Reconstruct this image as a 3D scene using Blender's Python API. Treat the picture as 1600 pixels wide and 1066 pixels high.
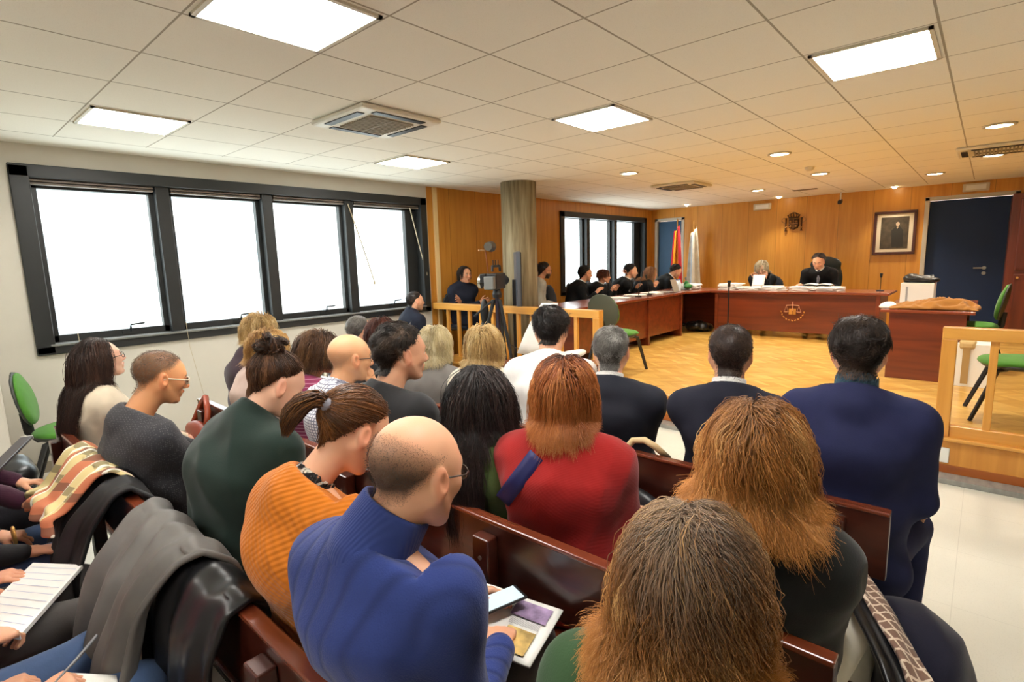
import bpy, math, random
import numpy as np
from mathutils import Vector, Matrix, Euler
S = bpy.context.scene
COL = S.collection
for o in list(bpy.data.objects): bpy.data.objects.remove(o, do_unlink=True)
random.seed(7)

# ------------------------------------------------------------------ camera
CAMZ = 1.64
F_PX, YAW, PITCH, ROLL = 832.24, 0.7280, -0.1505, -0.0288
cy_, sy_, cp_, sp_ = math.cos(YAW), math.sin(YAW), math.cos(PITCH), math.sin(PITCH)
FW = np.array([cy_*cp_, sy_*cp_, sp_]); RT = np.array([sy_, -cy_, 0.0]); UP = np.cross(RT, FW)
RT2 = RT*math.cos(ROLL)+UP*math.sin(ROLL); UP2 = -RT*math.sin(ROLL)+UP*math.cos(ROLL)
CAM = np.array([0, 0, CAMZ])
cam_data = bpy.data.cameras.new('camera'); cam_data.sensor_width = 36; cam_data.lens = F_PX*36/1600
cam_data.clip_start = 0.05; cam_data.clip_end = 200
cam = bpy.data.objects.new('camera', cam_data); COL.objects.link(cam)
cam.matrix_world = Matrix(((RT2[0], UP2[0], -FW[0], CAM[0]), (RT2[1], UP2[1], -FW[1], CAM[1]),
                           (RT2[2], UP2[2], -FW[2], CAM[2]), (0, 0, 0, 1)))
S.camera = cam

# ------------------------------------------------------------------ world, exposure, daylight
S.view_settings.view_transform = 'Standard'; S.view_settings.look = 'None'
S.view_settings.gamma = 1; S.view_settings.use_curve_mapping = False
S.view_settings.exposure = 0.55
W = bpy.data.worlds.new('overcast_sky'); S.world = W; W.use_nodes = True
bg = W.node_tree.nodes['Background']; bg.inputs[0].default_value = (0.93, 0.97, 1.0, 1); bg.inputs[1].default_value = 4.5
CEIL = CAMZ + 1.0175
WL, WB = 5.755, 11.27          # left wall plane (y), back wall plane (x)
XR, YR = -3.2, -3.6            # rear wall, right wall (outside the frame)
PLAT = 0.28                    # platform height
def portal(x0, x1, z0, z1):
    l = bpy.data.lights.new('daylight_portal', 'AREA'); l.shape = 'RECTANGLE'; l.size = x1-x0; l.size_y = z1-z0
    l.cycles.is_portal = True
    o = bpy.data.objects.new('daylight_portal', l); COL.objects.link(o)
    o.location = ((x0+x1)/2, WL+0.2, (z0+z1)/2); o.rotation_euler = (-math.pi/2, 0, 0)
portal(0.75, 4.65, 1.1, 2.4); portal(7.9, 10.95, 1.1, 2.4)

# ------------------------------------------------------------------ pixel helpers (photo pixel -> point on a plane of the room)
def ray(u, v): return FW+RT2*(u-800)/F_PX-UP2*(v-533)/F_PX
def PX(u, v, x): d = ray(u, v); return CAM+d*(x/d[0])
def PY(u, v, y): d = ray(u, v); return CAM+d*(y/d[1])
def PZ(u, v, z): d = ray(u, v); return CAM+d*((z-CAMZ)/d[2])
def V(*a): return np.array(a, float)
def nrm(v): v = np.asarray(v, float); return v/(np.linalg.norm(v)+1e-12)

# ------------------------------------------------------------------ materials
def lin(c):  # sRGB 0-255 -> linear
    return tuple(((x/255)/12.92 if x/255 <= .04045 else ((x/255+.055)/1.055)**2.4) for x in c)
class NT:
    def __init__(s, name):
        s.m = bpy.data.materials.new(name); s.m.use_nodes = True; s.t = s.m.node_tree; s.b = s.t.nodes['Principled BSDF']
    def n(s, typ, **kw):
        x = s.t.nodes.new(typ)
        for k, v in kw.items():
            if k.startswith('i'): x.inputs[int(k[1:])].default_value = v
            else: setattr(x, k, v)
        return x
    def l(s, a, b): s.t.links.new(a, b)
    def coord(s, scale=(1, 1, 1), kind='Object'):
        tc = s.n('ShaderNodeTexCoord'); mp = s.n('ShaderNodeMapping'); mp.inputs['Scale'].default_value = scale
        s.l(tc.outputs[kind], mp.inputs[0]); return mp.outputs[0]
    def ramp(s, fac, stops):
        r = s.n('ShaderNodeValToRGB'); e = r.color_ramp.elements
        while len(e) < len(stops): e.new(0.5)
        for q, (p, c) in zip(e, stops): q.position = p; q.color = (*c, 1)
        s.l(fac, r.inputs[0]); return r.outputs[0]
    def math(s, op, a, b=None, c=None):
        x = s.n('ShaderNodeMath', operation=op)
        for i, q in enumerate((a, b, c)):
            if q is None: continue
            if isinstance(q, (int, float)): x.inputs[i].default_value = q
            else: s.l(q, x.inputs[i])
        return x.outputs[0]
    def bump(s, h, strength=.3, dist=.01):
        b = s.n('ShaderNodeBump'); b.inputs['Strength'].default_value = strength; b.inputs['Distance'].default_value = dist
        s.l(h, b.inputs['Height']); s.l(b.outputs[0], s.b.inputs['Normal'])
    def mix(s, f, a, b):
        x = s.n('ShaderNodeMix', data_type='RGBA')
        for i, q in ((0, f), (6, a), (7, b)):
            if isinstance(q, (int, float)): x.inputs[i].default_value = q
            elif isinstance(q, tuple): x.inputs[i].default_value = (*q, 1)
            else: s.l(q, x.inputs[i])
        return x.outputs[2]
MATS = {}
def mat(name, c, rough=.5, var=.0, scale=20, bump=0, bscale=None, metal=0, spec=.5, coat=0, sheen=0, emit=None, es=1, stretch=(1, 1, 1)):
    if name in MATS: return MATS[name]
    n = NT(name); c = lin(c); b = n.b
    b.inputs['Roughness'].default_value = rough; b.inputs['Metallic'].default_value = metal
    b.inputs['Specular IOR Level'].default_value = spec; b.inputs['Coat Weight'].default_value = coat
    if sheen: b.inputs['Sheen Weight'].default_value = sheen
    b.inputs['Base Color'].default_value = (*c, 1)
    co = n.coord(tuple(scale*q for q in stretch))
    nz = n.n('ShaderNodeTexNoise'); nz.inputs['Scale'].default_value = 1; nz.inputs['Detail'].default_value = 3; n.l(co, nz.inputs[0])
    if var:
        n.l(n.ramp(nz.outputs[0], [(.3, tuple(x*(1-var) for x in c)), (.7, tuple(min(1, x*(1+var)) for x in c))]), b.inputs['Base Color'])
    if bump:
        if bscale:
            n2 = n.n('ShaderNodeTexNoise'); n2.inputs['Scale'].default_value = bscale; n2.inputs['Detail'].default_value = 2
            n.l(n.coord(), n2.inputs[0]); n.bump(n2.outputs[0], bump, .004)
        else: n.bump(nz.outputs[0], bump, .004)
    if emit:
        b.inputs['Emission Color'].default_value = (*lin(emit), 1); b.inputs['Emission Strength'].default_value = es
    MATS[name] = n.m; return n.m
def vcol_mat(name, rough=.5, sss=0, bump=0, bscale=200, spec=.5, sheen=0):
    if name in MATS: return MATS[name]
    n = NT(name); a = n.n('ShaderNodeAttribute', attribute_name='Col'); n.l(a.outputs['Color'], n.b.inputs['Base Color'])
    n.b.inputs['Roughness'].default_value = rough; n.b.inputs['Specular IOR Level'].default_value = spec
    if sheen: n.b.inputs['Sheen Weight'].default_value = sheen
    if sss:
        n.b.inputs['Subsurface Weight'].default_value = sss; n.b.inputs['Subsurface Scale'].default_value = .01
        n.b.inputs['Subsurface Radius'].default_value = (1, .35, .2)
    if bump:
        z = n.n('ShaderNodeTexNoise'); z.inputs['Scale'].default_value = bscale; n.l(n.coord(), z.inputs[0]); n.bump(z.outputs[0], bump, .002)
    MATS[name] = n.m; return n.m
def fabric(name, c, kind='plain', c2=None, rough=.85):
    """cloth: plain / knit / rib / check / stripe / basket / quilt"""
    if name in MATS: return MATS[name]
    n = NT(name); c = lin(c); b = n.b; b.inputs['Roughness'].default_value = rough; b.inputs['Specular IOR Level'].default_value = .25
    b.inputs['Sheen Weight'].default_value = .15 if kind != 'suit' else 0
    co = n.coord(); sep = n.n('ShaderNodeSeparateXYZ'); n.l(co, sep.inputs[0]); X, Y, Z = sep.outputs
    nz = n.n('ShaderNodeTexNoise'); nz.inputs['Scale'].default_value = 9; nz.inputs['Detail'].default_value = 5; n.l(co, nz.inputs[0])
    base = n.ramp(nz.outputs[0], [(.3, tuple(x*.86 for x in c)), (.7, tuple(min(1, x*1.12) for x in c))])
    S_ = lambda a, f, ph=0: n.math('SINE', n.math('MULTIPLY_ADD', a, f, ph))
    H = None; XY = n.math('ADD', n.math('MULTIPLY', X, .6), Y)
    if kind == 'knit':
        H = n.math('MULTIPLY', S_(XY, 620), S_(Z, 520)); H = n.math('MULTIPLY', H, .5)
    elif kind == 'basket':
        H = n.math('MULTIPLY', S_(XY, 330), S_(Z, 300))
        base = n.mix(n.math('MULTIPLY_ADD', H, .2, .2), base, tuple(x*.6 for x in c))
    elif kind == 'rib':
        rb = n.math('POWER', n.math('ABSOLUTE', S_(XY, 62)), 8); rb = n.math('SUBTRACT', 1, rb)
        base = n.mix(n.math('SUBTRACT', 1, rb), base, tuple(x*.72 for x in c)); z2 = n.n('ShaderNodeTexNoise'); z2.inputs['Scale'].default_value = 300; n.l(co, z2.inputs[0]); H = n.math('ADD', z2.outputs[0], n.math('MULTIPLY', rb, 1.0))
    elif kind == 'ribfine': H = S_(XY, 900)
    elif kind == 'check':
        lines = n.math('MAXIMUM', n.math('GREATER_THAN', S_(XY, 430), .55), n.math('GREATER_THAN', S_(Z, 430), .55))
        base = n.mix(n.math('MULTIPLY', lines, .75), base, lin(c2)); H = nz.outputs[0]
    elif kind == 'stripe':
        lines = n.math('GREATER_THAN', S_(Z, 330), .7); base = n.mix(n.math('MULTIPLY', lines, .6), base, lin(c2)); H = nz.outputs[0]
    elif kind == 'tartan':
        l1 = n.math('GREATER_THAN', S_(XY, 190), .8); l2 = n.math('GREATER_THAN', S_(Z, 190), .8)
        base = n.mix(n.math('MULTIPLY', n.math('MAXIMUM', l1, l2), .8), base, lin(c2)); H = nz.outputs[0]
    elif kind == 'plaid':
        A_ = n.math('ADD', X, Y); B_ = n.math('SUBTRACT', X, Y); l1 = n.math('GREATER_THAN', S_(A_, 150), .82); l2 = n.math('GREATER_THAN', S_(B_, 150), .82)
        base = n.mix(n.math('MULTIPLY', n.math('MAXIMUM', l1, l2), .8), base, lin(c2)); H = nz.outputs[0]
    elif kind == 'dots':
        vo = n.n('ShaderNodeTexVoronoi'); vo.inputs['Scale'].default_value = 130; vo.inputs['Randomness'].default_value = .35; n.l(co, vo.inputs[0])
        d = n.math('LESS_THAN', vo.outputs['Distance'], .30); base = n.mix(n.math('MULTIPLY', d, .6), base, lin(c2)); H = vo.outputs['Distance']
    else:
        z2 = n.n('ShaderNodeTexNoise'); z2.inputs['Scale'].default_value = 260; n.l(co, z2.inputs[0]); H = z2.outputs[0]
    n.l(base, b.inputs['Base Color']); n.bump(H, .35 if kind in ('basket', 'rib') else .25, .004 if kind in ('basket', 'rib') else .0015)
    MATS[name] = n.m; return n.m
def wood(name, c1, c2, axis=2, scale=1, rough=.35, coat=.2, planks=0, plank_axis=1):
    if name in MATS: return MATS[name]
    n = NT(name); c1, c2 = lin(c1), lin(c2); sc = [14*scale]*3; sc[axis] = .9*scale
    co = n.coord(tuple(sc)); nz = n.n('ShaderNodeTexNoise'); nz.inputs['Scale'].default_value = 1.2; nz.inputs['Detail'].default_value = 6
    nz.inputs['Distortion'].default_value = .6; n.l(co, nz.inputs[0])
    base = n.ramp(nz.outputs[0], [(.3, c2), (.5, tuple((a+b)/2 for a, b in zip(c1, c2))), (.72, c1)])
    n.b.inputs['Roughness'].default_value = rough; n.b.inputs['Coat Weight'].default_value = coat; n.b.inputs['Coat Roughness'].default_value = .25
    if planks:
        sep = n.n('ShaderNodeSeparateXYZ'); n.l(n.coord(), sep.inputs[0]); a = sep.outputs[plank_axis]
        q = n.math('MULTIPLY', a, 1/planks); fr = n.math('FRACT', q); g = n.math('LESS_THAN', fr, .012)
        w = n.n('ShaderNodeTexWhiteNoise', noise_dimensions='1D'); n.l(n.math('FLOOR', q), w.inputs['W'])
        base = n.mix(n.math('MULTIPLY', w.outputs[0], .35), base, tuple(x*.72 for x in c1))
        base = n.mix(n.math('MULTIPLY', g, .7), base, tuple(x*.35 for x in c2))
    n.l(base, n.b.inputs['Base Color']); MATS[name] = n.m; return n.m

# ------------------------------------------------------------------ object helpers
def tag(o, label=None, cat=None, group=None, kind=None):
    if label: o['label'] = label
    if cat: o['category'] = cat
    if group: o['group'] = group
    if kind: o['kind'] = kind
    return o
def thing(name, label, cat, loc=(0, 0, 0), rz=0, group=None):
    o = bpy.data.objects.new(name, None); COL.objects.link(o); o.location = loc; o.rotation_euler = (0, 0, rz)
    o.empty_display_size = .1; return tag(o, label, cat, group)
class MB:
    def __init__(s): s.v = []; s.f = []
    def add(s, vs, fs):
        b = len(s.v); s.v += [tuple(float(q) for q in x) for x in vs]; s.f += [tuple(i+b for i in f) for f in fs]; return s
    def box(s, c, d, R=None):
        x, y, z = (q/2 for q in d); P = [(-x, -y, -z), (x, -y, -z), (x, y, -z), (-x, y, -z), (-x, -y, z), (x, -y, z), (x, y, z), (-x, y, z)]
        if R is not None: P = [tuple(R @ Vector(p)) for p in P]
        return s.add([(p[0]+c[0], p[1]+c[1], p[2]+c[2]) for p in P],
                     [(0, 3, 2, 1), (4, 5, 6, 7), (0, 1, 5, 4), (1, 2, 6, 5), (2, 3, 7, 6), (3, 0, 4, 7)])
    def b2(s, x0, x1, y0, y1, z0, z1): return s.box(((x0+x1)/2, (y0+y1)/2, (z0+z1)/2), (abs(x1-x0), abs(y1-y0), abs(z1-z0)))
    def tube(s, pts, r, seg=8, cap=True, flat=1.0):
        pts = [Vector(p) for p in pts]; rs = r if isinstance(r, (list, tuple)) else [r]*len(pts); vs = []; fs = []
        up = Vector((0, 0, 1)); prev = None
        for i, p in enumerate(pts):
            t = (pts[min(i+1, len(pts)-1)]-pts[max(i-1, 0)]).normalized()
            if prev is None:
                a = t.cross(up) if abs(t.z) < .95 else t.cross(Vector((1, 0, 0))); a.normalize()
            else: a = (prev-t*prev.dot(t)).normalized()
            prev = a; b = t.cross(a)
            for k in range(seg):
                w = 2*math.pi*k/seg; vs.append(p+a*math.cos(w)*rs[i]+b*math.sin(w)*rs[i]*flat)
        for i in range(len(pts)-1):
            for k in range(seg):
                k2 = (k+1) % seg; fs.append((i*seg+k, i*seg+k2, (i+1)*seg+k2, (i+1)*seg+k))
        if cap: fs.append(tuple(range(seg))[::-1]); fs.append(tuple((len(pts)-1)*seg+k for k in range(seg)))
        return s.add(vs, fs)
    def lathe(s, prof, c=(0, 0, 0), seg=32):
        vs = []; fs = []
        for r, z in prof:
            for k in range(seg): w = 2*math.pi*k/seg; vs.append((c[0]+r*math.cos(w), c[1]+r*math.sin(w), c[2]+z))
        for i in range(len(prof)-1):
            for k in range(seg): k2 = (k+1) % seg; fs.append((i*seg+k, i*seg+k2, (i+1)*seg+k2, (i+1)*seg+k))
        if prof[0][0] > 1e-6: fs.append(tuple(range(seg))[::-1])
        if prof[-1][0] > 1e-6: fs.append(tuple((len(prof)-1)*seg+k for k in range(seg)))
        return s.add(vs, fs)
    def grid(s, fn, nu, nv, thick=0, normal=None):
        vs = [fn(i/(nu-1), j/(nv-1)) for i in range(nu) for j in range(nv)]
        fs = [(i*nv+j, (i+1)*nv+j, (i+1)*nv+j+1, i*nv+j+1) for i in range(nu-1) for j in range(nv-1)]
        return s.add(vs, fs)
    def build(s, name, m, parent=None, bevel=0, smooth=False, solid=0, sub=0, off=(0, 0, 0)):
        me = bpy.data.meshes.new(name); me.from_pydata([(x-off[0], y-off[1], z-off[2]) for x, y, z in s.v], [], s.f); me.validate()
        o = bpy.data.objects.new(name, me); COL.objects.link(o)
        if m is not None:
            for q in (m if isinstance(m, (list, tuple)) else [m]): me.materials.append(q)
        if parent is not None: o.parent = parent
        if solid:
            q = o.modifiers.new('thickness', 'SOLIDIFY'); q.thickness = solid; q.offset = 0
        if sub:
            q = o.modifiers.new('smooth', 'SUBSURF'); q.levels = q.render_levels = sub
        if bevel:
            q = o.modifiers.new('bevel', 'BEVEL'); q.width = bevel; q.segments = 2; q.limit_method = 'ANGLE'
        if smooth or sub:
            me.polygons.foreach_set('use_smooth', [True]*len(me.polygons))
        return o
def structure(o): o['kind'] = 'structure'; return o
def fast_mesh(name, v, f, m, parent=None, col=None, off=(0, 0, 0), smooth=True):
    """v (N,3) float, f (M,4) int arrays"""
    me = bpy.data.meshes.new(name); n, k = len(v), len(f); w = f.shape[1]
    me.vertices.add(n); me.vertices.foreach_set('co', (v-np.asarray(off)).astype(np.float32).ravel())
    me.loops.add(k*w); me.loops.foreach_set('vertex_index', f.astype(np.int32).ravel())
    me.polygons.add(k); me.polygons.foreach_set('loop_start', np.arange(0, k*w, w, dtype=np.int32))
    me.polygons.foreach_set('loop_total', np.full(k, w, np.int32))
    if smooth: me.polygons.foreach_set('use_smooth', np.ones(k, bool))
    me.update(calc_edges=True)
    if col is not None:
        a = me.color_attributes.new('Col', 'FLOAT_COLOR', 'POINT'); c = np.ones((n, 4), np.float32); c[:, :3] = col
        a.data.foreach_set('color', c.ravel())
    me.materials.append(m); o = bpy.data.objects.new(name, me); COL.objects.link(o)
    if parent is not None: o.parent = parent
    return o

# ------------------------------------------------------------------ soft solid shapes: smooth unions turned into one surface
def _clip01(x): return np.minimum(np.maximum(x, 0), 1)
class Field:
    def __init__(s): s.p = []
    def _a(s, fn, lo, hi, k, sub=False): s.p.append((fn, np.minimum(lo, hi), np.maximum(lo, hi), k, sub)); return s
    def cone(s, a, b, ra, rb=None, k=.02, sub=False):
        a = np.asarray(a, float); b = np.asarray(b, float); rb = ra if rb is None else rb; ba = b-a; L = ba@ba+1e-9
        def fn(X, Y, Z):
            px, py, pz = X-a[0], Y-a[1], Z-a[2]; h = _clip01((px*ba[0]+py*ba[1]+pz*ba[2])/L)
            return np.sqrt((px-h*ba[0])**2+(py-h*ba[1])**2+(pz-h*ba[2])**2)-(ra+(rb-ra)*h)
        r = max(ra, rb); return s._a(fn, np.minimum(a, b)-r, np.maximum(a, b)+r, k, sub)
    def econe(s, a, b, wa, wb, side, k=.03):
        """tube of elliptic section; wa=(half width along side, half depth)"""
        a = np.asarray(a, float); b = np.asarray(b, float); ba = b-a; L = ba@ba+1e-9; ax = nrm(ba); sd = nrm(side-ax*(side@ax)); fr = np.cross(ax, sd)
        def fn(X, Y, Z):
            px, py, pz = X-a[0], Y-a[1], Z-a[2]; h = _clip01((px*ba[0]+py*ba[1]+pz*ba[2])/L)
            qx, qy, qz = px-h*ba[0], py-h*ba[1], pz-h*ba[2]
            w = wa[0]+(wb[0]-wa[0])*h; t = wa[1]+(wb[1]-wa[1])*h
            u = qx*sd[0]+qy*sd[1]+qz*sd[2]; v = qx*fr[0]+qy*fr[1]+qz*fr[2]; e = qx*ax[0]+qy*ax[1]+qz*ax[2]
            return (np.sqrt((u/w)**2+(v/t)**2+(e/t)**2+1e-9)-1)*np.minimum(w, t)
        r = max(wa+wb); return s._a(fn, np.minimum(a, b)-r, np.maximum(a, b)+r, k, False)
    def ell(s, c, r, R=None, k=.02, sub=False):
        c = np.asarray(c, float); r = np.asarray(r, float); R = np.eye(3) if R is None else R; m = min(r)
        def fn(X, Y, Z):
            p = (X-c[0], Y-c[1], Z-c[2])
            q = [(p[0]*R[0, i]+p[1]*R[1, i]+p[2]*R[2, i]) for i in range(3)]
            k0 = np.sqrt((q[0]/r[0])**2+(q[1]/r[1])**2+(q[2]/r[2])**2+1e-9); k1 = np.sqrt((q[0]/r[0]**2)**2+(q[1]/r[1]**2)**2+(q[2]/r[2]**2)**2+1e-9)
            return k0*(k0-1)/k1
        rr = np.abs(R)@r; return s._a(fn, c-rr, c+rr, k, sub)
    def cut(s, c, n, r):
        """remove what lies beyond the plane through c, within r of it"""
        c = np.asarray(c, float); n = nrm(n)
        fn = lambda X, Y, Z: -((X-c[0])*n[0]+(Y-c[1])*n[1]+(Z-c[2])*n[2])
        return s._a(fn, c+n*r*.5-r, c+n*r*.5+r, .003, True)
    def at(s, P):
        """signed distance at points (N,3)"""
        d = np.full(len(P), 1.0)
        for fn, lo, hi, k, sub in s.p:
            e = fn(P[:, 0], P[:, 1], P[:, 2])
            if sub: d = np.maximum(d, -e)
            else:
                h = np.maximum(k-np.abs(d-e), 0)/k; d = np.minimum(d, e)-h*h*k*.25
        return d
    def mesh(s, res, lo=None, hi=None):
        if lo is None:
            lo = np.min([p[1] for p in s.p if not p[4]], 0)-2.5*res; hi = np.max([p[2] for p in s.p if not p[4]], 0)+2.5*res
        n = np.maximum(np.ceil((hi-lo)/res).astype(int)+1, 4)
        D = np.full(n, .3, np.float32); ax = [(lo[i]+np.arange(n[i])*res).astype(np.float32) for i in range(3)]
        for fn, l, h, k, sub in s.p:
            m = k+2.5*res; i0 = np.clip(np.floor((l-m-lo)/res).astype(int), 0, n); i1 = np.clip(np.ceil((h+m-lo)/res).astype(int)+1, 0, n)
            if (i1 <= i0).any(): continue
            sl = tuple(slice(a, b) for a, b in zip(i0, i1)); X, Y, Z = np.meshgrid(*[ax[i][sl[i]] for i in range(3)], indexing='ij', sparse=True)
            e = fn(X, Y, Z); d = D[sl]
            if sub:
                h_ = np.maximum(k-np.abs(d+e), 0)/k; D[sl] = np.maximum(d, -e)+h_*h_*k*.25
            else:
                h_ = np.maximum(k-np.abs(d-e), 0)/k; D[sl] = np.minimum(d, e)-h_*h_*k*.25
        return surf_nets(D, lo, res)
_EDG = [(a, b) for a in range(8) for b in range(a+1, 8) if bin(a ^ b).count('1') == 1]
def surf_nets(D, lo, res):
    D = D.copy(); D[0] = D[-1] = 1; D[:, 0] = D[:, -1] = 1; D[:, :, 0] = D[:, :, -1] = 1
    s = D < 0; n = D.shape
    c = [s[dx:n[0]-1+dx, dy:n[1]-1+dy, dz:n[2]-1+dz] for dx in (0, 1) for dy in (0, 1) for dz in (0, 1)]
    cnt = sum(q.astype(np.int8) for q in c); act = (cnt > 0) & (cnt < 8); idx = np.argwhere(act)
    vid = np.full(act.shape, -1, np.int32); vid[act] = np.arange(len(idx))
    corner = np.array([(a >> 2 & 1, a >> 1 & 1, a & 1) for a in range(8)])
    vals = np.stack([D[idx[:, 0]+o[0], idx[:, 1]+o[1], idx[:, 2]+o[2]] for o in corner], 1)
    acc = np.zeros((len(idx), 3)); w = np.zeros(len(idx))
    for a, b in _EDG:
        va, vb = vals[:, a], vals[:, b]; m = (va < 0) != (vb < 0); t = np.where(m, va/np.where(m, va-vb, 1), 0)
        p = corner[a]+t[:, None]*(corner[b]-corner[a]); acc += p*m[:, None]; w += m
    v = (idx+acc/w[:, None])*res+lo; F = []
    for axx in range(3):
        sl0 = [slice(None)]*3; sl1 = [slice(None)]*3; sl0[axx] = slice(0, -1); sl1[axx] = slice(1, None)
        a, b = s[tuple(sl0)], s[tuple(sl1)]; e = np.argwhere(a != b); o1, o2 = [(1, 2), (2, 0), (0, 1)][axx]
        e = e[(e[:, o1] > 0) & (e[:, o2] > 0)]; u1 = np.zeros(3, int); u1[o1] = 1; u2 = np.zeros(3, int); u2[o2] = 1
        g = lambda q: vid[q[:, 0], q[:, 1], q[:, 2]]
        f = np.stack([g(e-u1-u2), g(e-u2), g(e), g(e-u1)], 1); fl = ~a[e[:, 0], e[:, 1], e[:, 2]]
        f[fl] = f[fl][:, ::-1]; F.append(f)
    return v, np.concatenate(F)
def vnormals(v, f):
    n = np.cross(v[f[:, 2]]-v[f[:, 0]], v[f[:, 3]]-v[f[:, 1]]); o = np.zeros_like(v)
    for i in range(4): np.add.at(o, f[:, i], n)
    return o/(np.linalg.norm(o, axis=1, keepdims=True)+1e-12)
def smooth_verts(v, f, it=1, lam=.5):
    for _ in range(it):
        s = np.zeros_like(v); c = np.zeros(len(v))
        for i in range(4):
            j = (i+1) % 4; np.add.at(s, f[:, i], v[f[:, j]]); np.add.at(c, f[:, i], 1); np.add.at(s, f[:, j], v[f[:, i]]); np.add.at(c, f[:, j], 1)
        v = v+(s/c[:, None]-v)*lam
    return v
def waves(p, rng, n=6, freq=18, aniso=(1, 1, .5)):
    o = np.zeros(len(p))
    for i in range(n):
        d = rng.normal(size=3)*np.array(aniso); d = d/np.linalg.norm(d)*freq*rng.uniform(.6, 1.6); o += np.sin(p@d+rng.uniform(0, 6.3)+1.5*np.sin(p@rng.normal(size=3)*6))
    return o/n

# ================================================================== SETTING
PLAT = 0.30
M_wall = mat('wall_paint', (205, 200, 188), .8, var=.03, scale=3, bump=.05)
M_black = mat('black_frame', (34, 36, 36), .45, var=.1, scale=8)
M_dark = mat('dark_plastic', (22, 22, 24), .4)
M_white = mat('white_plastic', (232, 230, 222), .4)
M_paper = mat('paper', (240, 238, 232), .7, var=.02, scale=30)
M_steel = mat('steel', (160, 160, 158), .3, metal=1)
M_oak = wood('honey_wall_veneer', (220, 158, 64), (198, 130, 42), axis=2, scale=1, rough=.38, coat=.15, planks=.52, plank_axis=1)
M_oakx = wood('honey_wall_veneer_side', (212, 148, 58), (188, 120, 40), axis=2, scale=1, rough=.38, coat=.15, planks=.52, plank_axis=0)
M_pine = wood('light_rail_wood', (226, 166, 76), (205, 140, 56), axis=1, scale=1, rough=.35, coat=.3)
M_pinez = wood('light_post_wood', (224, 160, 72), (203, 138, 54), axis=2, scale=1, rough=.35, coat=.3)
M_mah = wood('mahogany_bench', (78, 31, 18), (50, 18, 10), axis=1, scale=1, rough=.28, coat=.45)
M_cap = wood('mahogany_edge', (122, 58, 34), (94, 40, 22), axis=1, scale=1, rough=.25, coat=.6)
M_desk = wood('mahogany_desk', (122, 52, 22), (88, 34, 14), axis=1, scale=.8, rough=.3, coat=.4)
M_deskd = wood('mahogany_desk_top', (134, 62, 34), (100, 40, 22), axis=1, scale=.8, rough=.25, coat=.5)

def ceiling_material():
    n = NT('ceiling_tiles'); c = n.coord(); sep = n.n('ShaderNodeSeparateXYZ'); n.l(c, sep.inputs[0]); X, Y, Z = sep.outputs
    def line(a, off, step, w):
        f = n.math('FRACT', n.math('MULTIPLY_ADD', a, 1/step, -off/step)); d = n.math('ABSOLUTE', n.math('SUBTRACT', f, .5))
        return n.math('GREATER_THAN', d, .5-w/step/2)
    g = n.math('MAXIMUM', line(X, .8717, .6, .009), line(Y, 2.5034, .5627, .011))
    inb = n.math('MULTIPLY', n.math('LESS_THAN', Y, 5.35), n.math('LESS_THAN', X, 11.0)); g = n.math('MULTIPLY', g, inb)
    nz = n.n('ShaderNodeTexNoise'); nz.inputs['Scale'].default_value = 240; nz.inputs['Detail'].default_value = 2; n.l(c, nz.inputs[0])
    w = n.n('ShaderNodeTexWhiteNoise', noise_dimensions='2D'); cb = n.n('ShaderNodeCombineXYZ')
    n.l(n.math('FLOOR', n.math('MULTIPLY_ADD', X, 1/.6, -.8717/.6)), cb.inputs[0]); n.l(n.math('FLOOR', n.math('MULTIPLY_ADD', Y, 1/.5627, -2.5034/.5627)), cb.inputs[1]); n.l(cb.outputs[0], w.inputs['Vector'])
    base = n.mix(n.math('MULTIPLY', w.outputs[0], .5), lin((240, 236, 224)), lin((234, 229, 216)))
    base = n.mix(n.math('MULTIPLY', n.math('GREATER_THAN', nz.outputs[0], .62), .15), base, lin((170, 160, 140)))
    base = n.mix(n.math('MULTIPLY', g, .75), base, lin((128, 116, 90)))
    n.l(base, n.b.inputs['Base Color']); n.b.inputs['Roughness'].default_value = .9
    n.bump(n.math('SUBTRACT', 1, g), .4, .006); return n.m
def floor_material():
    n = NT('pale_stone_floor'); c = n.coord(); nz = n.n('ShaderNodeTexNoise'); nz.inputs['Scale'].default_value = 1.6; nz.inputs['Detail'].default_value = 5; n.l(c, nz.inputs[0])
    sp = n.n('ShaderNodeTexNoise'); sp.inputs['Scale'].default_value = 160; n.l(c, sp.inputs[0])
    base = n.ramp(nz.outputs[0], [(.3, lin((208, 206, 194))), (.7, lin((222, 220, 208)))])
    base = n.mix(n.math('MULTIPLY', n.math('GREATER_THAN', sp.outputs[0], .6), .12), base, lin((150, 146, 134)))
    sep = n.n('ShaderNodeSeparateXYZ'); n.l(c, sep.inputs[0])
    j = [n.math('LESS_THAN', n.math('FRACT', n.math('MULTIPLY', sep.outputs[i], 1/.6)), .006) for i in (0, 1)]
    base = n.mix(n.math('MULTIPLY', n.math('MAXIMUM', *j), .25), base, lin((150, 146, 136)))
    n.l(base, n.b.inputs['Base Color']); n.b.inputs['Roughness'].default_value = .28; n.b.inputs['Specular IOR Level'].default_value = .4; return n.m
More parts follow.
